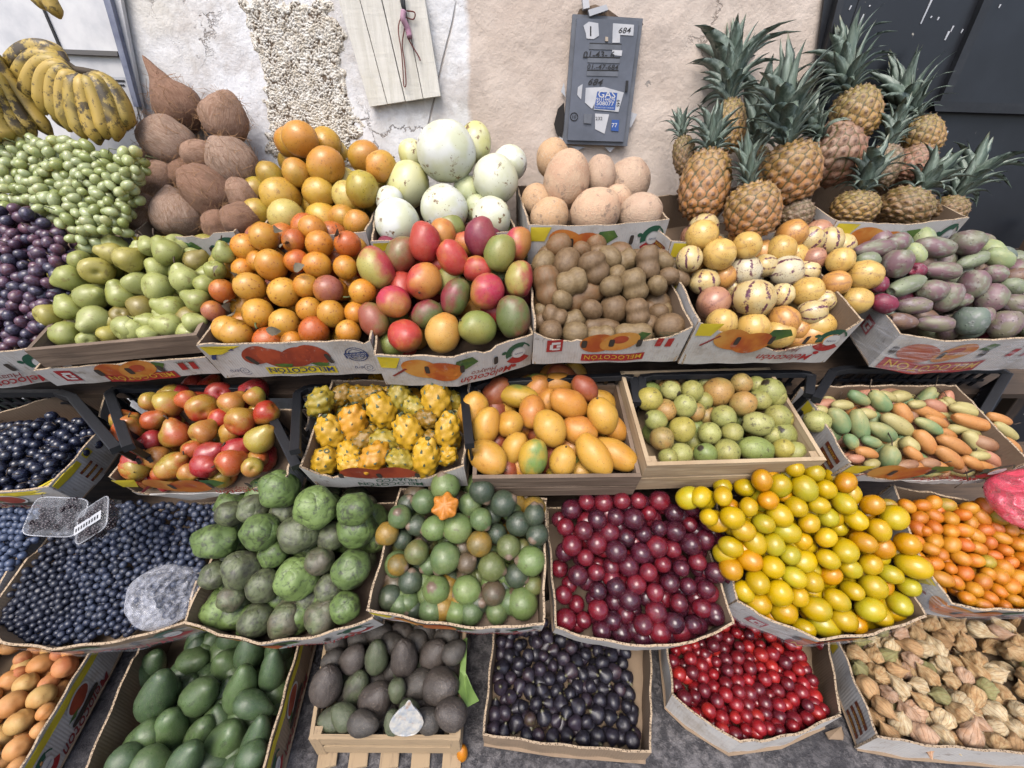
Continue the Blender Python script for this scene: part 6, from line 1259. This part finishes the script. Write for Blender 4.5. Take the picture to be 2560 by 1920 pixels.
# ---------------------------------------------------------------- plantains
def ban_mat():
    q = N('plantain_skin', .5); st = q.n('VectorMath', q.vec(), (1, 1, 1), operation='MULTIPLY'); a = q.noise(26, 5, .75, st); b = q.noise(70, 4, .7, st)
    c = q.mix(q.ramp(q.noise(9, 3), .35, .7), lin('#d2b050'), lin('#b8a048')); c = q.mix(q.math('MULTIPLY', q.ramp(a, .47, .56, 0, .92), q.ramp(q.noise(11, 2), .42, .6)), c, lin('#2e2218')); q.col(q.mix(q.ramp(b, .57, .63, 0, .75), c, lin('#3a2a1a'))); return q.m
M_ban = ban_mat(); M_bstem = dusty('plantain_stalk', '#3a2f26', '#5a4a30', .8, 20)
def banana(e, pts, Y, r, Yt=None):
    Yt = Yt or Y; P = [on_y(*rg(1, *p), Y+(Yt-Y)*k/2)-e.location for k, p in enumerate(pts)]; B = bez(*P, 14); n = len(B); z = (P[1]+e.location-CP).dot(FW); rm = r/2.572*z/F*.82
    rad = [rm*min(1, .22+.78*min(1, t*6)*1.0)*min(1, .18+.82*((1-t)*7)**.7 if t > .86 else 1) for t in [k/(n-1) for k in range(n)]]
    v, f = tube(B, rad, 15)
    for k in range(n):
        for j in range(15): v[k*15+j] = B[k]+(v[k*15+j]-B[k])*(1+.07*math.cos(5*2*math.pi*j/15))
    me = mesh('plantain', v, f); link('plantain', me, M_ban, e)
e = empty('plantain_bunch', on_y(*rg(1, 480, 460), 1.36)); tag(e, 'large bunch of spotted plantains hanging over the green grapes', 'plantains', 'plantain bunches')
for pts, Y in ((((440, 395), (200, 190), (60, 470)), 1.37), (((445, 420), (150, 240), (100, 640)), 1.35), (((455, 440), (200, 300), (170, 680)), 1.33), (((465, 455), (230, 370), (290, 740)), 1.31), (((475, 465), (300, 430), (380, 800)), 1.30), (((490, 470), (370, 520), (450, 850)), 1.29), (((510, 475), (440, 620), (550, 900)), 1.285), (((525, 478), (540, 640), (640, 935)), 1.285), (((545, 478), (640, 620), (690, 900)), 1.29), (((565, 475), (720, 590), (750, 910)), 1.30), (((585, 472), (800, 580), (810, 840)), 1.32), (((500, 480), (330, 640), (430, 830)), 1.36), (((560, 480), (620, 700), (590, 880)), 1.36)):
    banana(e, pts, Y, 66, Y-.02)
P = [on_y(*rg(1, *p), 1.345)-e.location for p in ((390, 330), (420, 400), (480, 455), (540, 465), (590, 470), (640, 470))]; link('stalk', mesh('stalk', *tube(P, [.007, .009, .012, .012, .010, .006], 8)), M_bstem, e)
e = empty('plantain_bunch', on_y(*rg(1, -60, 450), 1.27)); tag(e, 'yellow plantains at the left edge behind the green grapes', 'plantains', 'plantain bunches')
for pts, Y in ((((-90, 330), (60, 560), (340, 880)), 1.30), (((-90, 400), (40, 640), (230, 890)), 1.27), (((-90, 480), (-10, 700), (170, 900)), 1.25), (((-100, 560), (-40, 780), (80, 910)), 1.23), (((-90, 330), (10, 400), (20, 640)), 1.32), (((-120, 700), (-60, 850), (10, 920)), 1.22)): banana(e, pts, Y, 62)
e = empty('plantain_bunch', on_y(*rg(1, 300, -60), 1.30)); tag(e, 'plantain tips hanging in from the top left corner', 'plantains', 'plantain bunches')
for pts, Y in ((((200, -260), (280, -60), (388, 122)), 1.30), (((90, -260), (160, -60), (330, 60)), 1.31)): banana(e, pts, Y, 52)

# ---------------------------------------------------------------- loose things on the stand
def blob(n, m, fn, name):
    return mesh(name, *lathe(ball(n), m, fn))
# cut lucuma showing orange flesh
def star(p):
    a = math.atan2(p.y, p.x); r = math.hypot(p.x, p.y); k = 1+.10*math.cos(6*a+.5)*r; return Vector((p.x*k, p.y*k, p.z*.45+.12*noise.noise(p*3.1)+.16*math.cos(6*a)*r*r))
x, y = rg(8, 590, 192); p = on_plane(x, y, H2[0], H2[1]); p = p+(CP-p).normalized()*.045
o = link('cut_lucuma', blob(14, 36, star, 'cut_lucuma'), skin('lucuma_flesh', .45, var=.5, dark=.8, bump=.4, bs=4)); o.color = (*lin('#dd8a24'), 1); o['tint2'] = list(lin('#e2a040')); o.rotation_euler = axis(95, 60).to_track_quat('Z', 'X').to_euler(); o.location = p; o.scale = (.031, .031, .034); tag(o, 'cut open orange lucuma flesh on top of the green lucumas', 'lucuma')
# half cherimoya with white flesh
def flesh_mat():
    q = N('cherimoya_flesh', .45); a = q.noise(3, 4); c = q.mix(q.ramp(a, .4, .7), lin('#dcd8cf'), lin('#b9c0c8')); q.col(q.mix(q.ramp(q.noise(1.6, 2), .6, .7, 0, .6), c, lin('#c99a78'))); q.bump(q.noise(5, 4), .5, .004); return q.m
x, y = rg(8, 375, 1395); p = on_plane(x, y, *flat_heap(.10)[:2]); e = empty('cut_cherimoya', p); tag(e, 'white half of a cut cherimoya leaning on the slatted crate', 'cherimoya')
wd = smooth_prof([(0, -1), (.6, -.86), (.95, -.35), (.9, .1), (.6, .6), (.25, 1.0), (.1, 1.3), (0, 1.4)], 20); v, f = lathe(wd, 24, lambda p: Vector((p.x, max(p.y, 0)*.55-.02+.06*noise.noise(p*2.5)*(p.y <= 0), p.z)))
o = link('flesh', mesh('flesh', v, f), flesh_mat(), e); o.scale = (.040, .045, .044); d = axis(82, 12); yv = (p-CP).normalized(); xv = yv.cross(d).normalized(); o.rotation_euler = Matrix((xv, d.cross(xv), d)).transposed().to_euler(); e.location = p+(CP-p).normalized()*.075
# clear plastic bag
def film(name, c, alpha, rough=.15):
    q = N(name, rough); q.col(lin(c)); q.put(q.b.inputs['Alpha'], q.ramp(q.noise(2.2, 4, .6, q.n('TexCoord', out=3), 1.5), .35, .7, alpha*.35, min(1, alpha*2))); q.b.inputs['Coat Weight'].default_value = .6; q.bump(q.noise(6, 4, .6, q.n('TexCoord', out=3)), .6, .006); return q.m
def crum(seed, amp):
    def fn(p):
        q = p*1.25+Vector((seed, 0, 0)); n_ = abs(noise.noise(q))+.6*abs(noise.noise(q*2.3))+.2*abs(noise.noise(q*4.7)); return p*(1+amp*(.6-n_))
    return fn
def bag_mat():
    q = N('clear_film', .3); q.col(lin('#eef0fa', .7)); lw = q.n('LayerWeight', .35, out=1); fold = q.ramp(q.noise(1.5, 3, .5, q.n('TexCoord', out=3), 2.5), .45, .62)
    q.put(q.b.inputs['Alpha'], q.math('MINIMUM', q.math('ADD', q.math('ADD', .05, q.math('MULTIPLY', lw, .42)), q.math('MULTIPLY', fold, .13)), .8)); q.b.inputs['Coat Weight'].default_value = .15; q.bump(q.noise(2.2, 2, .5, q.n('TexCoord', out=3), 1.5), .3, .010); return q.m
def bagfn(p):
    r = math.hypot(p.x, p.y); q = Vector((p.x*1.6, p.y*1.6, 2)); rid = (1-abs(noise.noise(q*1.1)))**3*.55+(1-abs(noise.noise(q*2.3)))**4*.35
    k = 1+.10*noise.noise(Vector((p.x*1.3, p.y*1.3, 7))); z = p.z*(.55+.75*rid) if p.z > 0 else p.z*.3; return Vector((p.x*k, p.y*k, z))
x, y = rg(7, 925, 690); p = on_plane(x, y, H2f[0], H2f[1]); p += (CP-p).normalized()*.012; o = link('plastic_bag', mesh('plastic_bag', *lathe(ball(60), 90, bagfn)), bag_mat()); o.location = p; o.scale = (.088, .074, .042); o.rotation_euler = (R(34), 0, R(6)); tag(o, 'crumpled clear plastic bag lying on the blueberries', 'bag')
x, y = rg(9, 1900, 120); p = on_y(x, y, .70); o = link('plastic_bag', mesh('plastic_bag', *lathe(ball(60), 90, bagfn)), film('red_film', '#ff5a74', .95, .22)); o.location = p+Vector((.055, .0, -.02)); o.scale = (.085, .075, .05); o.rotation_euler = (R(55), R(-15), R(-30)); tag(o, 'bright red plastic bag hanging at the right edge above the kumquats', 'bag')
# clamshell punnets of blackberries
M_clear = film('clear_plastic', '#dfe3ea', .10, .06); M_blackb = skin('blackberry_skin', .35, var=.5, dark=.4, bump=0)
def bberry(seed):
    rr = random.Random(seed); P = []
    for i in range(24):
        z = 1-2*(i+.5)/24; r = math.sqrt(1-z*z); a = 2.39996*i; v, f = lathe(ball(5), 7); c = Vector((r*math.cos(a)*.75, r*math.sin(a)*.75, z)); P.append(([p*.3+c for p in v], f))
    return mesh('blackberry', *join(P))
BBM = bberry(1); BBM.materials.append(M_blackb)
def clamshell(label, cx, cy, Y, w_, d_, h_, rz, tx, strip):
    p = on_y(cx, cy, Y); e = empty('clamshell_punnet', p); tag(e, label, 'punnet', 'blackberry punnets'); M = (Matrix.Rotation(R(rz), 3, 'Y') @ Matrix.Rotation(R(tx), 3, 'X')).to_4x4(); e.rotation_euler = M.to_euler()
    def shell(nm, z0, z1, s0, s1):
        v = []
        for z, s in ((z0, s0), (z1, s1)):
            for k in range(24):
                a = 2*math.pi*k/24; c, s_ = math.cos(a), math.sin(a); v.append(Vector((w_*s*math.copysign(abs(c)**.35, c), d_*s*math.copysign(abs(s_)**.35, s_), z)))
        f = [(k, (k+1) % 24, (k+1) % 24+24, k+24) for k in range(24)]+[tuple(range(24, 48))] + [tuple(range(23, -1, -1))]; link(nm, mesh(nm, v, f, False), M_clear, e)
    shell('tray', -h_*.5, h_*.28, .9, 1.0); shell('lid', h_*.29, h_*.5, 1.04, .93)
    v, f = tube([(w_*1.05*math.copysign(abs(math.cos(a))**.35, math.cos(a)), d_*1.05*math.copysign(abs(math.sin(a))**.35, math.sin(a)), h_*.285) for a in [k*math.pi/20 for k in range(41)]], .0016, 5); link('rim', mesh('rim', v, f), film('clear_rim', '#e3e6ee', .6, .1), e)
    for i in range(60):
        o = link('blackberry', BBM, None, e); o.location = (random.uniform(-.8, .8)*w_, random.uniform(-.78, .78)*d_, random.uniform(-.3, .25)*h_); s = .0105*random.uniform(.85, 1.15); o.scale = (s, s, s*1.15); o.rotation_euler = [random.uniform(0, 6) for _ in range(3)]; o.color = (*lin('#2c1a26'), 1)
    if strip:
        link('label_strip', mesh('label_strip', *boxm((-w_*.9, -d_*.45, h_*.505), (w_*.9, d_*.1, h_*.515)), False), INK['paper'], e)
        for k in range(9): link('label_mark', mesh('label_mark', *boxm((-w_*.8+k*w_*.18, -d_*.3, h_*.517), (-w_*.8+k*w_*.18+w_*.1, -d_*.08, h_*.521)), False), INK['black'], e)
clamshell('clear punnet of blackberries lying flat beside the green-figure carton', 150, 1292, .685, .060, .042, .034, 4, 40, False)
clamshell('tilted clear punnet with a white label strip on the blueberries', 245, 1300, .64, .058, .036, .035, -32, 40, True)
# green leaf, orange scrap, card scraps
v = []; f = []
lp = [on_plane(*rg(8, *q), *flat_heap(.11)[:2]) for q in ((685, 940), (715, 940), (705, 1130), (740, 1200), (778, 1270), (715, 1320), (660, 1240), (672, 1120))]
me = mesh('banana_leaf', *prism([q+Vector((0, 0, .012*math.sin(k*1.3))) for k, q in enumerate(lp)], Vector((0, 0, -.0015))), False); tag(link('banana_leaf', me, leaf_mat('fresh_leaf', '#7fa052', '#98b868', '#8aa85a')), 'torn strip of light green leaf beside the dark avocados', 'leaf')
x, y = rg(8, 685, 1575); p = on_plane(x, y, Vector((0, 0, .018)), Vector((0, 0, 1))); i = It(); i.p, i.rm, i.Lm, i.d = p, .014, .018, Vector((0, .3, 1)).normalized(); put('kumquat', i, lin('#d98a2c'), lin('#d98a2c'), 'single orange fruit dropped on the ground by the slatted crate', 'kumquat', None)
for pts, lab in (((((278, 1545)), (300, 1535), (380, 1555), (375, 1570), (280, 1560)), 'small scrap of pale card on the ground below the red plums'), (((815, 1460), (900, 1430), (925, 1470), (915, 1500), (830, 1500)), 'brown dry husk on the ground between two cartons')):
    Pq = [on_plane(*rg(9, *q), Vector((0, 0, .012)), Vector((0, 0, 1)))+Vector((0, 0, .006*math.sin(k*2.1))) for k, q in enumerate(pts)]; tag(link('card_scrap', mesh('card_scrap', *prism(Pq, Vector((0, 0, -.004))), False), M_kraftl), lab, 'scrap')
# dry leaf scraps among the granadillas
M_dry = dusty('dry_leaf', '#8a7f68', '#5f5442', .8, 14)
def dryleaf(px, py, s, lab):
    p = on_plane(px, py, H4[0], H4[1]); p += (CP-p).normalized()*.055; v = []; f = []
    for k in range(5):
        t = k/4; wv = s*.35*math.sin(math.pi*min(.97, t*.9+.06)); v += [Vector((-wv, .25*s*math.sin(t*3), t*s)), Vector((0, .25*s*math.sin(t*3)-.2*wv, t*s)), Vector((wv, .25*s*math.sin(t*3), t*s))]
    for k in range(4): a = k*3; f += [(a, a+1, a+4, a+3), (a+1, a+2, a+5, a+4)]
    o = link('dry_leaf', mesh('dry_leaf', v, f), M_dry); o.location = p; o.rotation_euler = [random.uniform(0, 6.28) for _ in range(3)]; tag(o, lab, 'leaf', 'dry leaves among the granadillas')
for k, (x, y) in enumerate(((1440, 510), (1480, 540), (1500, 320), (1710, 680), (1800, 150), (1890, 300), (1400, 270), (2150, 80), (1790, 30), (1460, 590))): dryleaf(*rg(4, x, y), .034, 'dry leaf scrap %s of the orange granadillas' % ('at the lower left edge', 'beside the red one at the left', 'at the upper left edge', 'low in the middle', 'near the top', 'in the upper middle', 'at the far left near the pears', 'at the upper right', 'at the very top', 'at the bottom left')[k])
